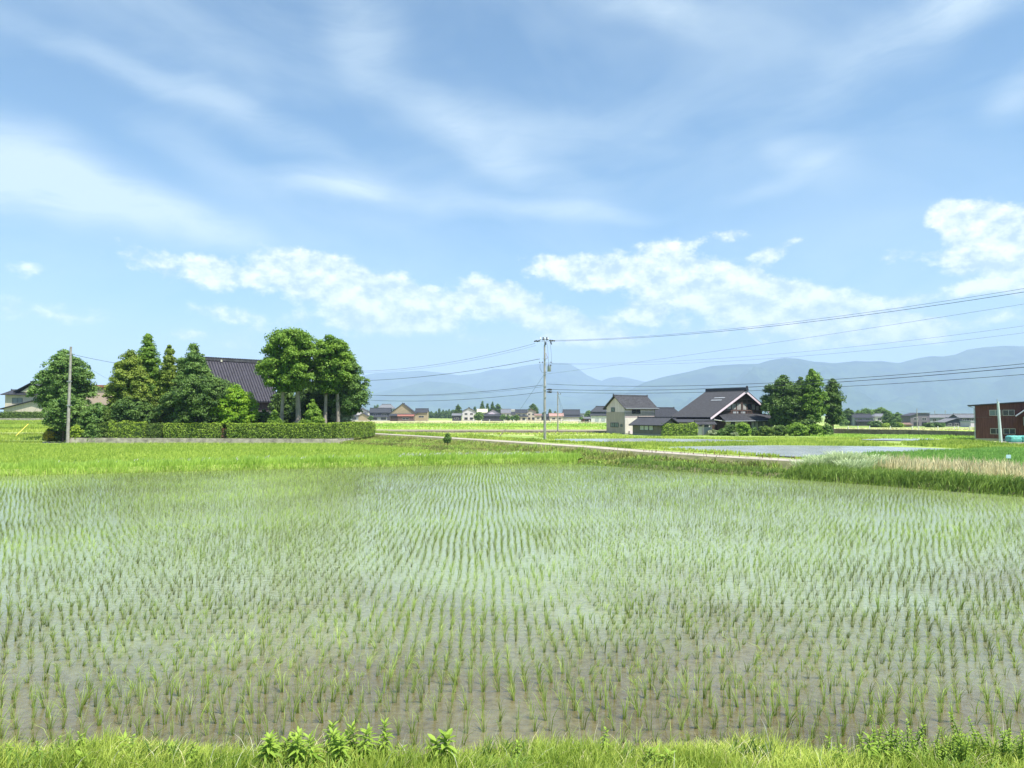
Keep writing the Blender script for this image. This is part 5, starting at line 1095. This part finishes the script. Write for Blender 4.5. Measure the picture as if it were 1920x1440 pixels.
V('cream house with a dark roof left of the brown roofed cream house', 967, 988, 774, 768, 460, 'side', 'wall_cream', 'tile_slate', nwin=2, lower=(-3, 4, 3.4, 2.6, 'tile_slate', 'wall_cream'))
V('cream gabled house with a brown roof near the centre pole', 987, 1005, 772, 767, 470, 'gable', 'wall_cream', 'tile_brown', nwin=2)
V('low cream annex touching the brown roofed house by the centre pole', 1003, 1015, 779, 776, 462, 'side', 'wall_cream', 'tile_brown', nwin=1, storeys=1, depth=5)
V('dark low house seen just right of the centre pole', 1016, 1032, 781, 777, 470, 'side', 'wall_char', 'tile_slate', nwin=1, storeys=1)
V('cream bungalow with a pinkish roof behind the thin second pole', 1031, 1056, 780, 775, 440, 'side', 'wall_cream', 'tile_pink', nwin=2, storeys=1)
V('black roofed house with dark walls right of the thin second pole', 1057, 1087, 777, 768, 450, 'side', 'wall_char', 'tile_slate', nwin=2, storeys=1, lower=(-6, 6, 3.6, 2.6, 'tile_slate', 'wall_white'), wp='glass_pale')
V('flat grey building between the black roofed house and the red brown hut', 1086, 1104, 777, 775, 500, 'flat', 'wall_grey', 'tile_grey', nwin=2)
V('red brown hut with a grey roof left of the large black house', 1092, 1107, 785, 782, 430, 'side', 'tin_red', 'tile_grey', nwin=1, storeys=1, name='hut', cat='hut')
V('large black two storey house behind the left edge of the grey house', 1110, 1150, 772, 762, 420, 'hip', 'wall_char', 'tile_slate', nwin=3, lower=(-7, 6, 5.0, 3.9, 'tile_slate', 'wall_white'), wp='glass_pale')
V('white house right of the shrubs in the far village centre', 957, 968, 777, 772, 505, 'side', 'wall_white', 'tile_slate', nwin=1)
GR = 'houses of the right hand village'
V('dark roofed house with grey walls at the left of the right hand village', 1602, 1637, 783, 776, 335, 'side', 'wall_grey', 'tile_slate', nwin=2, group=GR, lower=(-4, 4, 2.8, 2.0, 'tile_slate', 'wall_char'))
V('white house with a grey hipped roof left of the big dark bush', 1641, 1668, 781, 776, 340, 'hip', 'wall_white', 'tile_grey', nwin=2, group=GR)
V('black roofed low house behind the dark bushes on the right', 1684, 1708, 789, 784, 335, 'side', 'wall_char', 'tile_slate', nwin=1, group=GR, storeys=1)
V('dull purple grey modern house with a one sided roof on the right', 1707, 1743, 780, 774, 320, 'mono', 'wall_purple', 'wall_char', nwin=2, group=GR, depth=8)
V('grey green house with a pale hipped roof right of the modern one', 1744, 1772, 783, 778, 325, 'hip', 'wall_grey', 'tile_grey', nwin=2, group=GR)
V('cream walled house with a long grey roof behind the dark gable', 1764, 1800, 783, 777, 340, 'side', 'wall_cream', 'tile_grey', nwin=2, group=GR)
V('dark walled farmhouse with a wide low gable in the right village', 1771, 1816, 792, 783.5, 310, 'gable', 'wall_char', 'tile_grey', nwin=3, group=GR, storeys=1)
V('big dark house with a two tiered roof touching the red brown building', 1798, 1845, 783, 776, 330, 'side', 'wall_char', 'tile_grey', nwin=3, group=GR)
V('small pale grey box shed left of the red brown building', 1820, 1842, 791, 789, 300, 'flat', 'wall_upper', 'wall_grey', nwin=0, group=GR, name='shed', cat='shed')
V('reddish wooden hut beside the dark bushes on the right', 1692, 1709, 796, 793.5, 300, 'side', 'wood_red', 'tile_brown', nwin=0, group=GR, name='hut', cat='hut', storeys=1, depth=4)

GT = 'trees of the far village'
def vt(label, x0, x1, yt, yb, Y, prof, mat, tb=0, grp=GT, name='tree', fat=1.0):
    cx = at((x0 + x1) / 2, yt, Y).x
    treepx(name, label, x0, x1, yt, yb, Y, prof, mat, z=hz(cx, Y), lump=max(.9, (x1 - x0) * Y / F * .13), leaf=.55, group=grp, tb=tb, trunks=((0, 0, .2),), limbs=3, irr=.3)
vt('dark oval tree left of the green and white house', 852, 866, 758, 786, 455, EGG, 'leaf_dark', .12)
vt('round small tree before the tan roofed house', 889, 907, 772, 787, 440, BUSH, 'leaf_green', .1)
for i, (a, b_, t, lb) in enumerate([(884, 897, 763, 'short conifer at the left of the conifer group'), (898, 911, 752, 'tallest pointed conifer of the village centre group'), (908, 920, 757, 'second conifer of the village centre group'), (917, 930, 753, 'pointed conifer in the right half of the centre group'), (926, 941, 757, 'rounded tree closing the centre conifer group')]):
    vt(lb, a, b_, t, 784, 560, CEDAR if i < 4 else ROUND, 'leaf_dark', .05, name='conifer')
vt('round dark tree above the brown roofed cream house', 990, 1009, 757, 784, 500, ROUND, 'leaf_dark', .1)
for a, b_, t, lb in [(1016, 1024, 770, 'small dark conifer left beside the centre pole'), (1026, 1036, 767, 'small conifer right beside the centre pole'), (1036, 1046, 771, 'low conifer behind the second pole')]:
    vt(lb, a, b_, t, 786, 600, CEDAR, 'leaf_dark', .1, name='conifer')
vt('light green round tree left of the large black house', 1096, 1114, 769, 788, 480, ROUND, 'leaf_green', .2)
for a, b_, t, lb in [(938, 949, 777, 'low bush at the foot of the white village house'), (947, 958, 779, 'dark bush in front of the pale flat block'), (957, 965, 780, 'small bush left of the cream house'), (963, 973, 778, 'bush at the corner of the cream dark roofed house'), (690, 700, 780, 'low bush before the long black roof'), (1086, 1094, 783, 'small bush by the red brown hut')]:
    vt(lb, a, b_, t, 787, 430, BUSH, 'leaf_green', .1, name='bush')
GW = 'trees of the right hand village'
vt('dark tree beside the right end of the tall farmhouse trees', 1580, 1602, 765, 797, 340, ROUND, 'leaf_dark', .15, GW)
vt('wide green tree behind the dark roofed right village house', 1604, 1642, 766, 790, 380, ROUND, 'leaf_green', .15, GW)
vt('rounded green tree above the white hipped house', 1638, 1668, 763, 790, 370, ROUND, 'leaf_green', .15, GW)
vt('tall dark tree standing before the white hipped house', 1654, 1676, 773, 800, 315, EGG, 'leaf_dark', .15, GW)
vt('dark spreading tree right of the white hipped house', 1668, 1690, 780, 800, 312, ROUND, 'leaf_dark', .1, GW)
vt('pale green tree behind the dark bushes on the right', 1674, 1692, 773, 792, 350, ROUND, 'leaf_green', .2, GW)
vt('light green low tree at the left edge of the right village', 1572, 1590, 782, 798, 330, BUSH, 'leaf_green', .3, GW)
for a, b_, t, m_, lb in [(1628, 1652, 790, 'leaf_dark', 'round dark bush in the right village, leftmost of the field edge bushes'), (1648, 1668, 795, 'leaf_hedge', 'yellow green low bush at the field edge'), (1664, 1680, 792, 'leaf_dark', 'dark bush between two yellow green ones'), (1676, 1696, 794, 'leaf_hedge', 'yellow green bush left of the reddish hut'), (1732, 1762, 793, 'leaf_dark', 'wide dark bush in front of the modern house'), (1756, 1772, 794, 'leaf_green', 'bush left of the wide low gable')]:
    vt(lb, a, b_, t, 801, 296, BUSH, m_, 0, GW, name='bush')
# far wood that reads as one mass
def farwood(label, segs, Y, mat):
    parts = []
    for (x0, x1, yt) in segs:
        px = x0
        while px < x1:
            w_ = rng.uniform(5, 11); c = at(px + w_ / 2, yt + rng.uniform(-2, 3), Y + rng.uniform(-30, 30)); r_ = w_ / 2 * Y / F * 1.3
            parts += crown_parts(c.x, c.y, -.2, c.z, r_, CEDAR if rng.random() < .45 else ROUND, max(1.2, r_ * .35), .9, .7, .05, .3); px += w_ * .8
    tag(link('far_wood', leaf_mesh('far_wood', parts, M[mat]), M[mat]), label, 'wood', kind='stuff')
farwood('bluish far wood behind the village left of the centre', [(640, 700, 766), (700, 728, 760), (795, 850, 772), (815, 850, 768), (940, 1020, 776), (1040, 1110, 776)], 780, 'leaf_dark')
farwood('low far wood behind the right hand village', [(1590, 1700, 776), (1700, 1840, 780)], 620, 'leaf_dark')

# ------------------------------------------------------------------ poles and cables
def pole(name, label, x, y, z, h, r0, r1, mat, leanx=0, group=None, cat='utility pole'):
    root = empty(name, (x, y, z), 0, label, cat, group); b = MB()
    b.tube([(0, 0, -.4), (leanx * .5, 0, h * .5), (leanx, 0, h)], [r0, (r0 + r1) / 2, r1], 12); b.build('shaft', M[mat], root); return root
PB = G(1021.5, 826, 0)
PT = at(1021, 633, PB.y)
mp_ = pole('utility_pole', 'tall grey concrete power pole with crossarms in the centre', PB.x, PB.y, 0, PT.z - 1.0, .19, .12, 'pole')
HT = PT.z
def zy(py): return at(1021, py, PB.y).z
def arm(root, name, z, x0, x1, y=-.16, t=.06, mat='steel'):
    return boxpart(root, name, mat, x0, x1, y - t / 2, y + t / 2, z - t / 2, z + t / 2)
boxpart(mp_, 'pole_top', 'steel', -.05, .05, -.05, .05, HT - 1.0, HT - .1)
ar = arm(mp_, 'crossarm', zy(640), -1.05, 1.05); ar2 = arm(mp_, 'crossarm', zy(637), -.75, .95, .16)
def insul(root, x, z, y=-.16, L=.28, r=.07, ang=0, mat='insul'):
    m = MB(); d = Vector((math.sin(ang), 0, math.cos(ang)))
    P = [Vector((x, y, z)) + d * (L * t) for t in (0, .15, .2, .45, .5, .75, .8, 1)]; m.tube(P, [r * q for q in (.4, .4, 1, .9, .5, .9, .8, .3)], 8); return m.build('insulator', M[mat], root)
for x, a_ in ((-1.0, -1.9), (-.62, -1.9), (-.2, 0), (.3, 0), (.95, 1.7), (.6, 1.7)): insul(mp_, x, zy(639) + .03, ang=a_, L=.5, r=.13)
for x in (-.55, .05, .45): insul(mp_, x, zy(637) + .03, y=.16, L=.3, r=.09, mat='porcelain')
insul(mp_, .15, zy(641), ang=math.pi, L=.45, r=.12); insul(mp_, .78, zy(640), ang=2.8, L=.5, r=.11)
arm(mp_, 'crossarm', zy(673), -.35, .42, mat='steel'); arm(mp_, 'crossarm', zy(680.5), -.78, 1.05, mat='steel')
for x in (-.7, -.3, .85): insul(mp_, x, zy(681), L=.22, r=.07)
m = MB(); m.tube([(.12, -.2, zy(662)), (.4, -.2, zy(671)), (.1, -.2, zy(674))], .03, 5); m.build('brace', M['tin_red'], mp_)
m = MB(); zt = zy(687); m.tube([(.62, -.25, zt - .72), (.62, -.25, zt - .68), (.62, -.25, zt - .05), (.62, -.25, zt)], [.2, .24, .26, .27], 14); tr = m.build('transformer', M['steel'], mp_)
for x, y_ in ((.5, -.3), (.72, -.3), (.85, -.1)): insul(tr, x, zt, y=y_, L=.25, r=.07)
m = MB(); m.tube([(-.62, -.2, zy(683)), (-.66, -.2, zy(690)), (-.4, -.2, zy(698)), (.1, -.2, zy(699)), (.5, -.25, zy(696))], .02, 5); m.tube([(.75, -.18, zy(644)), (.9, -.2, zy(662)), (.95, -.2, zy(682))], .018, 5); m.tube([(.35, -.18, zy(644)), (.45, -.2, zy(662)), (.55, -.2, zy(684))], .018, 5); m.build('jumper_wire', M['cable_thin'], mp_)
for yy in (702, 724, 731, 745, 772): boxpart(mp_, 'band', 'steel', -.21, .21, -.21, .21, zy(yy) - .05, zy(yy) + .05)
for yy in (730.5, 735): 
    m = MB(); m.tube([(.25, -.1, zy(yy)), (.45, -.1, zy(yy)), (.6, -.1, zy(yy)), (.9, -.1, zy(yy)), (1.0, -.1, zy(yy))], [.04, .1, .13, .13, .05], 8); m.build('junction_box', M['insul'], mp_)
    boxpart(mp_, 'bracket', 'steel', .1, .3, -.13, -.07, zy(yy) - .03, zy(yy) + .03)
def wire(label, P0, P1, sag, r=.022, mat='cable', cat='power line', group=None, name='power_line', n=28):
    P0 = Vector(P0); P1 = Vector(P1); m = MB(); pts = []
    for i in range(n + 1):
        t = i / n; p = P0.lerp(P1, t); p.z -= sag * 4 * t * (1 - t); pts.append(p)
    m.tube(pts, r, 5, cap=False); o = m.build(name, M[mat]); return tag(o, label, cat, group)
def wpx(label, a, b, mid, **k):           # ends given as (px, py, depth); mid = photo point (px, py) it hangs through
    P0 = at(*a); P1 = at(*b); lo, hi = 0.0, 1.0
    if mid is None: return wire(label, P0, P1, k.pop('sag', .3), **k)
    for _ in range(50):
        t = (lo + hi) / 2; p = P0.lerp(P1, t); px = 960 + F * p.x / (p.y * CP + (p.z - CAMH) * SP)
        if (px < mid[0]) == (P1.x / P1.y > P0.x / P0.y): lo = t
        else: hi = t
    q = at(mid[0], mid[1], p.y); sag = (p.z - q.z) / (4 * t * (1 - t)); return wire(label, P0, P1, sag, **k)
PY = PB.y; YR = 48
GRW = 'cables running right from the centre pole'
def off(px, py, Y=60, Y2=YR):           # carry a cable seen at the right frame edge on to its end beyond the frame
    return px, py
def rw(label, a, e1920, mid, **k):
    P0 = at(a[0], a[1], PY); P1 = at(1920, e1920, 60.0); d = P1 - P0; P2 = P0 + d * 1.22; slope = k.pop('rise', 0)
    # the end beyond the frame, kept on the same hanging curve
    lo, hi = 0.0, 1.0; q = None
    for _ in range(50):
        t = (lo + hi) / 2; p = P0.lerp(P1, t); px = 960 + F * p.x / (p.y * CP + (p.z - CAMH) * SP)
        if px < mid[0]: lo = t
        else: hi = t
    q = at(mid[0], mid[1], p.y); sag = (p.z - q.z) / (4 * t * (1 - t)); m = MB(); pts = []
    for i in range(37):
        t = 1.2 * i / 36; p = P0.lerp(P1, t); p.z -= sag * 4 * t * (1 - t); pts.append(p)
    m.tube(pts, k.get('r', .02), 5, cap=False); return tag(m.build('power_line', M[k.get('mat', 'cable')]), label, 'power line', GRW)
rw('upper one of the two top power lines rising to the right frame edge', (1038, 638), 541, (1480, 604.5), r=.016, mat='cable_thin')
rw('lower one of the two top power lines rising to the right frame edge', (1038, 639.5), 547.5, (1480, 608), r=.02)
rw('steepest thin line rising from the middle of the centre pole to the right edge', (1026, 701), 570, (1400, 650), r=.012, mat='cable_thin')
rw('upper of two faint parallel lines from the transformer arm to the right edge', (1035, 681), 611, (1500, 660), r=.010, mat='cable_thin')
rw('lower of two faint parallel lines from the transformer arm to the right edge', (1035, 682.5), 624, (1500, 668), r=.010, mat='cable_thin')
rw('highest of the three low dark cables running right above the farmhouse', (1026, 720), 682, (1400, 720), r=.022)
rw('middle one of the three low dark cables running right above the farmhouse', (1028, 730), 688.5, (1400, 726), r=.026)
rw('lowest of the three low dark cables running right, passing before the farmhouse ridge', (1028, 735), 702, (1400, 733), r=.020)
GLW = 'cables running left from the centre pole'
LY = 138
def lw(label, a, b, mid, r=.022, mat='cable_thin'): return wpx(label, (a[0], a[1], PY), (b[0], b[1], LY), mid, r=r, mat=mat, group=GLW)
lw('topmost left line leaving the insulators of the centre pole', (1003, 644), (600, 694), (800, 686), .022)
lw('second left line just under the topmost one', (1004, 648), (600, 696), (800, 689.5), .014)
lw('dark cable sloping left from the second crossarm', (1012, 673), (600, 714), (850, 699.5), .03, 'cable')
lw('upper cable of the low group leaving to the left', (1018, 722), (600, 735), (800, 740.5), .028, 'cable')
lw('thin cable just below the upper low one, leaving to the left', (1018, 725), (600, 733), (800, 742), .016)
lw('lowest cable leaving the centre pole to the left above the village', (1018, 735), (600, 742), (780, 752), .024, 'cable')
wpx('thin stay wire running from the centre pole down left to the wooden prop', (1019, 704, PY), (947, 809, 112), None, sag=0, r=.014, mat='cable_thin', cat='stay wire', name='stay_wire')
m = MB(); pA = G(934, 821, 0); pB = at(948, 805, pA.y + .5); m.tube([pA, pB], [.07, .06], 8); tag(m.build('stay_guard', M['bark']), 'short dark slanting stay guard stuck in the grass left of the centre pole', 'guard')
# second thinner pole behind
p2 = G(1046, 811.5, -.12); h2 = at(1046, 734, p2.y).z
q = pole('utility_pole', 'thinner dark pole standing in the field right behind the centre pole', p2.x, p2.y, -.12, h2 + .12, .15, .10, 'pole_wood')
boxpart(q, 'crossarm', 'steel', -.1, .62, -.2, -.12, h2 - .55, h2 - .45); insul(q, .15, h2 - .45, L=.25, r=.07); insul(q, .55, h2 - .45, L=.25, r=.07)
for lb, px in (('left one of two stay wires fanning from the thin second pole', 1056), ('right one of two stay wires fanning from the thin second pole', 1062)):
    wpx(lb, (1047, 743, p2.y), (px, 786, 190), None, sag=0, r=.02, mat='cable_thin', cat='stay wire', name='stay_wire', group='stay wires of the second pole')
# left pole
p3 = G(126.5, 832.2, 0); t3 = at(133, 650, p3.y)
lp = pole('utility_pole', 'weathered concrete pole standing at the corner of the low wall on the left', p3.x, p3.y, 0, t3.z, .20, .13, 'pole_wood', leanx=t3.x - p3.x)
for yy in (665, 715, 760): 
    c = at(130, yy, p3.y); boxpart(lp, 'band', 'steel', (c.x - p3.x) - .21, (c.x - p3.x) + .21, -.2, .2, c.z - .05, c.z + .05)
c = at(133, 664, p3.y); boxpart(lp, 'bracket', 'steel', c.x - p3.x + .1, c.x - p3.x + .45, -.05, .05, c.z - .04, c.z + .04)
wpx('dark cable from the left pole across to the dense grove', (138, 665, p3.y), (262, 688, 100), (180, 674), r=.022, cat='power line')
wpx('thin cable from the left pole sagging down to the pink building', (136, 670, p3.y), (225, 722, 120), (190, 704), r=.013, mat='cable_thin', cat='power line')
wpx('long stay wire of the left pole slanting down left to the yellow guard', (131, 658, p3.y), (51, 795, 104), None, sag=0, r=.014, mat='cable_thin', cat='stay wire', name='stay_wire')
m = MB(); a = G(27, 820, .15); b_ = at(53, 795, a.y + 5); m.tube([a, b_], .055, 8); tag(m.build('stay_guard', M['yellow']), 'yellow plastic tube over the stay wire in the far left field', 'guard')
# leaning pale pole by the red brown building
p4 = G(1877, 832, -.3); t4 = at(1871, 753, p4.y)
rp = pole('utility_pole', 'pale grey slightly leaning pole in front of the red brown building', p4.x, p4.y, -.3, t4.z + .3, .21, .13, 'pole_pale', leanx=t4.x - p4.x)
boxpart(rp, 'pole_tip', 'steel', t4.x - p4.x - .12, t4.x - p4.x - .06, -.03, .03, t4.z + .3, t4.z + .65)
GP = 'small far poles in the right hand village'
for px, yt, yb, Y, lb in [(1720, 766, 803, 290, 'dark pole before the purple grey modern house'), (1753, 770, 788, 400, 'short distant pole right of the modern house'), (1772.5, 769, 786, 430, 'faint distant pole above the grey roofs')]:
    a = at(px, yb, Y); t = at(px, yt, Y); z = min(a.z, hz(a.x, Y)); q = pole('utility_pole', lb, a.x, Y, z, t.z - z, .17, .12, 'pole_wood', group=GP); boxpart(q, 'crossarm', 'steel', -.6, .9, -.2, -.1, t.z - z - .8, t.z - z - .7)
wpx('faint line between the far poles of the right hand village', (1690, 772, 290), (1850, 778, 290), (1760, 776), r=.03, mat='cable_thin', cat='power line')
# white marker posts along the far road
mk = MB(); mk.tube([(0, 0, -.1), (0, 0, .95)], .09, 6); mk.box(-.12, .12, -.02, .02, .7, .95); proto = mk.build('marker_post', M['white']); used = False
for grp, lb, pts in (('white posts on the far road before the village', 'short white roadside post on the far road before the village centre', [(px, 330, None) for px in (887, 903, 918, 945, 963, 985, 1003, 1032, 1052, 1069, 1087, 1105, 1123)]),
                     ('white posts on the right hand field road', 'white roadside post in the pale field before the right hand village', [(px, 235, None) for px in (1590, 1608, 1630, 1669, 1710, 1722, 1758, 1789, 1796, 1818)])):
    for px, Y, _ in pts:
        o = proto if not used else proto.copy()
        if used: COL.objects.link(o)
        used = True; p = at(px, 780, Y + (px % 7) * 2); o.location = (p.x, p.y, hz(p.x, p.y)); s = 1.7 if Y > 300 else 1.35; o.scale = (s, s, s); tag(o, lb, 'post', grp)
# canal walls
def lowwall(label, pts, h, mat, th=.35, name='canal_wall', cat='wall'):
    m = MB()
    for (a, b_) in zip(pts[:-1], pts[1:]):
        za, zb = hz(*a), hz(*b_); m.prism([(a[0], a[1], za - .3), (b_[0], b_[1], zb - .3), (b_[0], b_[1] + th, zb - .3), (a[0], a[1] + th, za - .3)], [(a[0], a[1], za + h), (b_[0], b_[1], zb + h), (b_[0], b_[1] + th, zb + h), (a[0], a[1] + th, za + h)])
    return tag(m.build(name, M[mat]), label, cat)
lowwall('dark brown retaining wall in the fields left of the red brown building', [(X(1562, 152), 152), (X(1700, 138), 138), (X(1835, 122), 122), (X(1960, 118), 118)], .95, 'concrete_dark')
lowwall('thin brownish canal wall crossing behind the centre pole', [(X(600, 150), 150), (X(860, 152), 152), (X(1135, 150), 150)], .42, 'concrete_dark')
lowwall('low dark block wall at the left foot of the grey house', [(X(1100, 146), 146), (X(1140, 144.5), 144.5)], .55, 'concrete_dark')
lowwall('thin pale kerb wall far behind the fields on the left', [(X(690, 300), 300), (X(860, 300), 300)], .35, 'tan_field')
# bundles wrapped in teal sheet on a slab by the red brown building
sb = G(1880, 836, -.3); m = MB(); m.box(sb.x - .1, sb.x + 9, sb.y - .4, sb.y + 3.2, -.9, .12); tag(m.build('concrete_slab', M['concrete']), 'grey concrete slab under the teal wrapped bundles', 'slab')
def bundle(label, x, y, z, s=1.0):
    m = MB(); nx, ny, nz = 9, 7, 6; bm_v = []
    d = sph(400); V_ = np.sign(d) * np.abs(d) ** .38; V_ = V_ / np.abs(V_).max(0)
    import bmesh
    bm = bmesh.new(); bmesh.ops.create_grid(bm, x_segments=2, y_segments=2, size=1); bm.clear(); bmesh.ops.create_cube(bm, size=2); bmesh.ops.subdivide_edges(bm, edges=bm.edges[:], cuts=7, use_grid_fill=True)
    for v in bm.verts:
        c = v.co; r_ = max(abs(c.x), abs(c.y), abs(c.z)); l = (abs(c.x) ** 7 + abs(c.y) ** 7 + abs(c.z) ** 7) ** (1 / 7); c /= l
        n_ = .05 * math.sin(c.x * 9 + x) * math.cos(c.z * 7) + .04 * math.sin(c.y * 11 + c.z * 5)
        c.x *= .72 * s * (1 + n_); c.y *= .6 * s * (1 + n_); c.z = (c.z + 1) * .40 * s * (1 + n_ * .8)
    me = bpy.data.meshes.new('wrapped_bundle'); bm.to_mesh(me); bm.free(); me.polygons.foreach_set('use_smooth', [True] * len(me.polygons))
    tag(link('wrapped_bundle', me, M['teal'], loc=(x, y, z)), label, 'bundle', 'teal wrapped bundles')
bundle('left teal plastic wrapped bundle on the concrete slab', sb.x + 1.9, sb.y + .8, .12); bundle('right teal plastic wrapped bundle cut by the frame edge', sb.x + 3.4, sb.y + .8, .12)
# little field sign
s_ = G(1891, 880, -.05); g = empty('field_sign', (s_.x, s_.y, -.05), R(-8), 'small pale blue field sign on a thin dark stake in the right rice field', 'sign')
m = MB(); m.tube([(0, 0, 0), (.02, 0, 1.08)], .014, 6); m.build('stake', M['insul'], g); boxpart(g, 'plate', 'signblue', -.13, .15, -.03, -.016, .72, .95)
# satellite dish in the left garden
d_ = at(367, 788, 93.4); g = empty('satellite_dish', (d_.x, 93.4, 0), R(-90 - 20), 'small white satellite dish on a post behind the long left hedge', 'satellite dish')
m = MB(); m.tube([(0, 0, 0), (0, 0, 2.9)], .04, 6); m.build('mast', M['steel'], g)
m = MB(); rings = [[(.18 - .16 * (1 - (k / 4) ** 2), .30 * k / 4 * math.cos(a), 3.0 + .42 * k / 4 * math.sin(a)) for a in np.linspace(0, 2 * math.pi, 17)[:-1]] for k in range(1, 5)]
vs2 = [q for r_ in rings for q in r_] + [(.02, 0, 3.0)]; m.add(vs2, [(k * 16 + i, k * 16 + (i + 1) % 16, (k + 1) * 16 + (i + 1) % 16, (k + 1) * 16 + i) for k in range(3) for i in range(16)] + [(64, (i + 1) % 16, i) for i in range(16)], True); m.build('dish', M['white'], g)
m = MB(); m.tube([(.05, 0, 2.6), (.42, 0, 2.75)], .015, 5); m.box(.4, .48, -.03, .03, 2.72, 2.82); m.build('feed_arm', M['steel'], g)
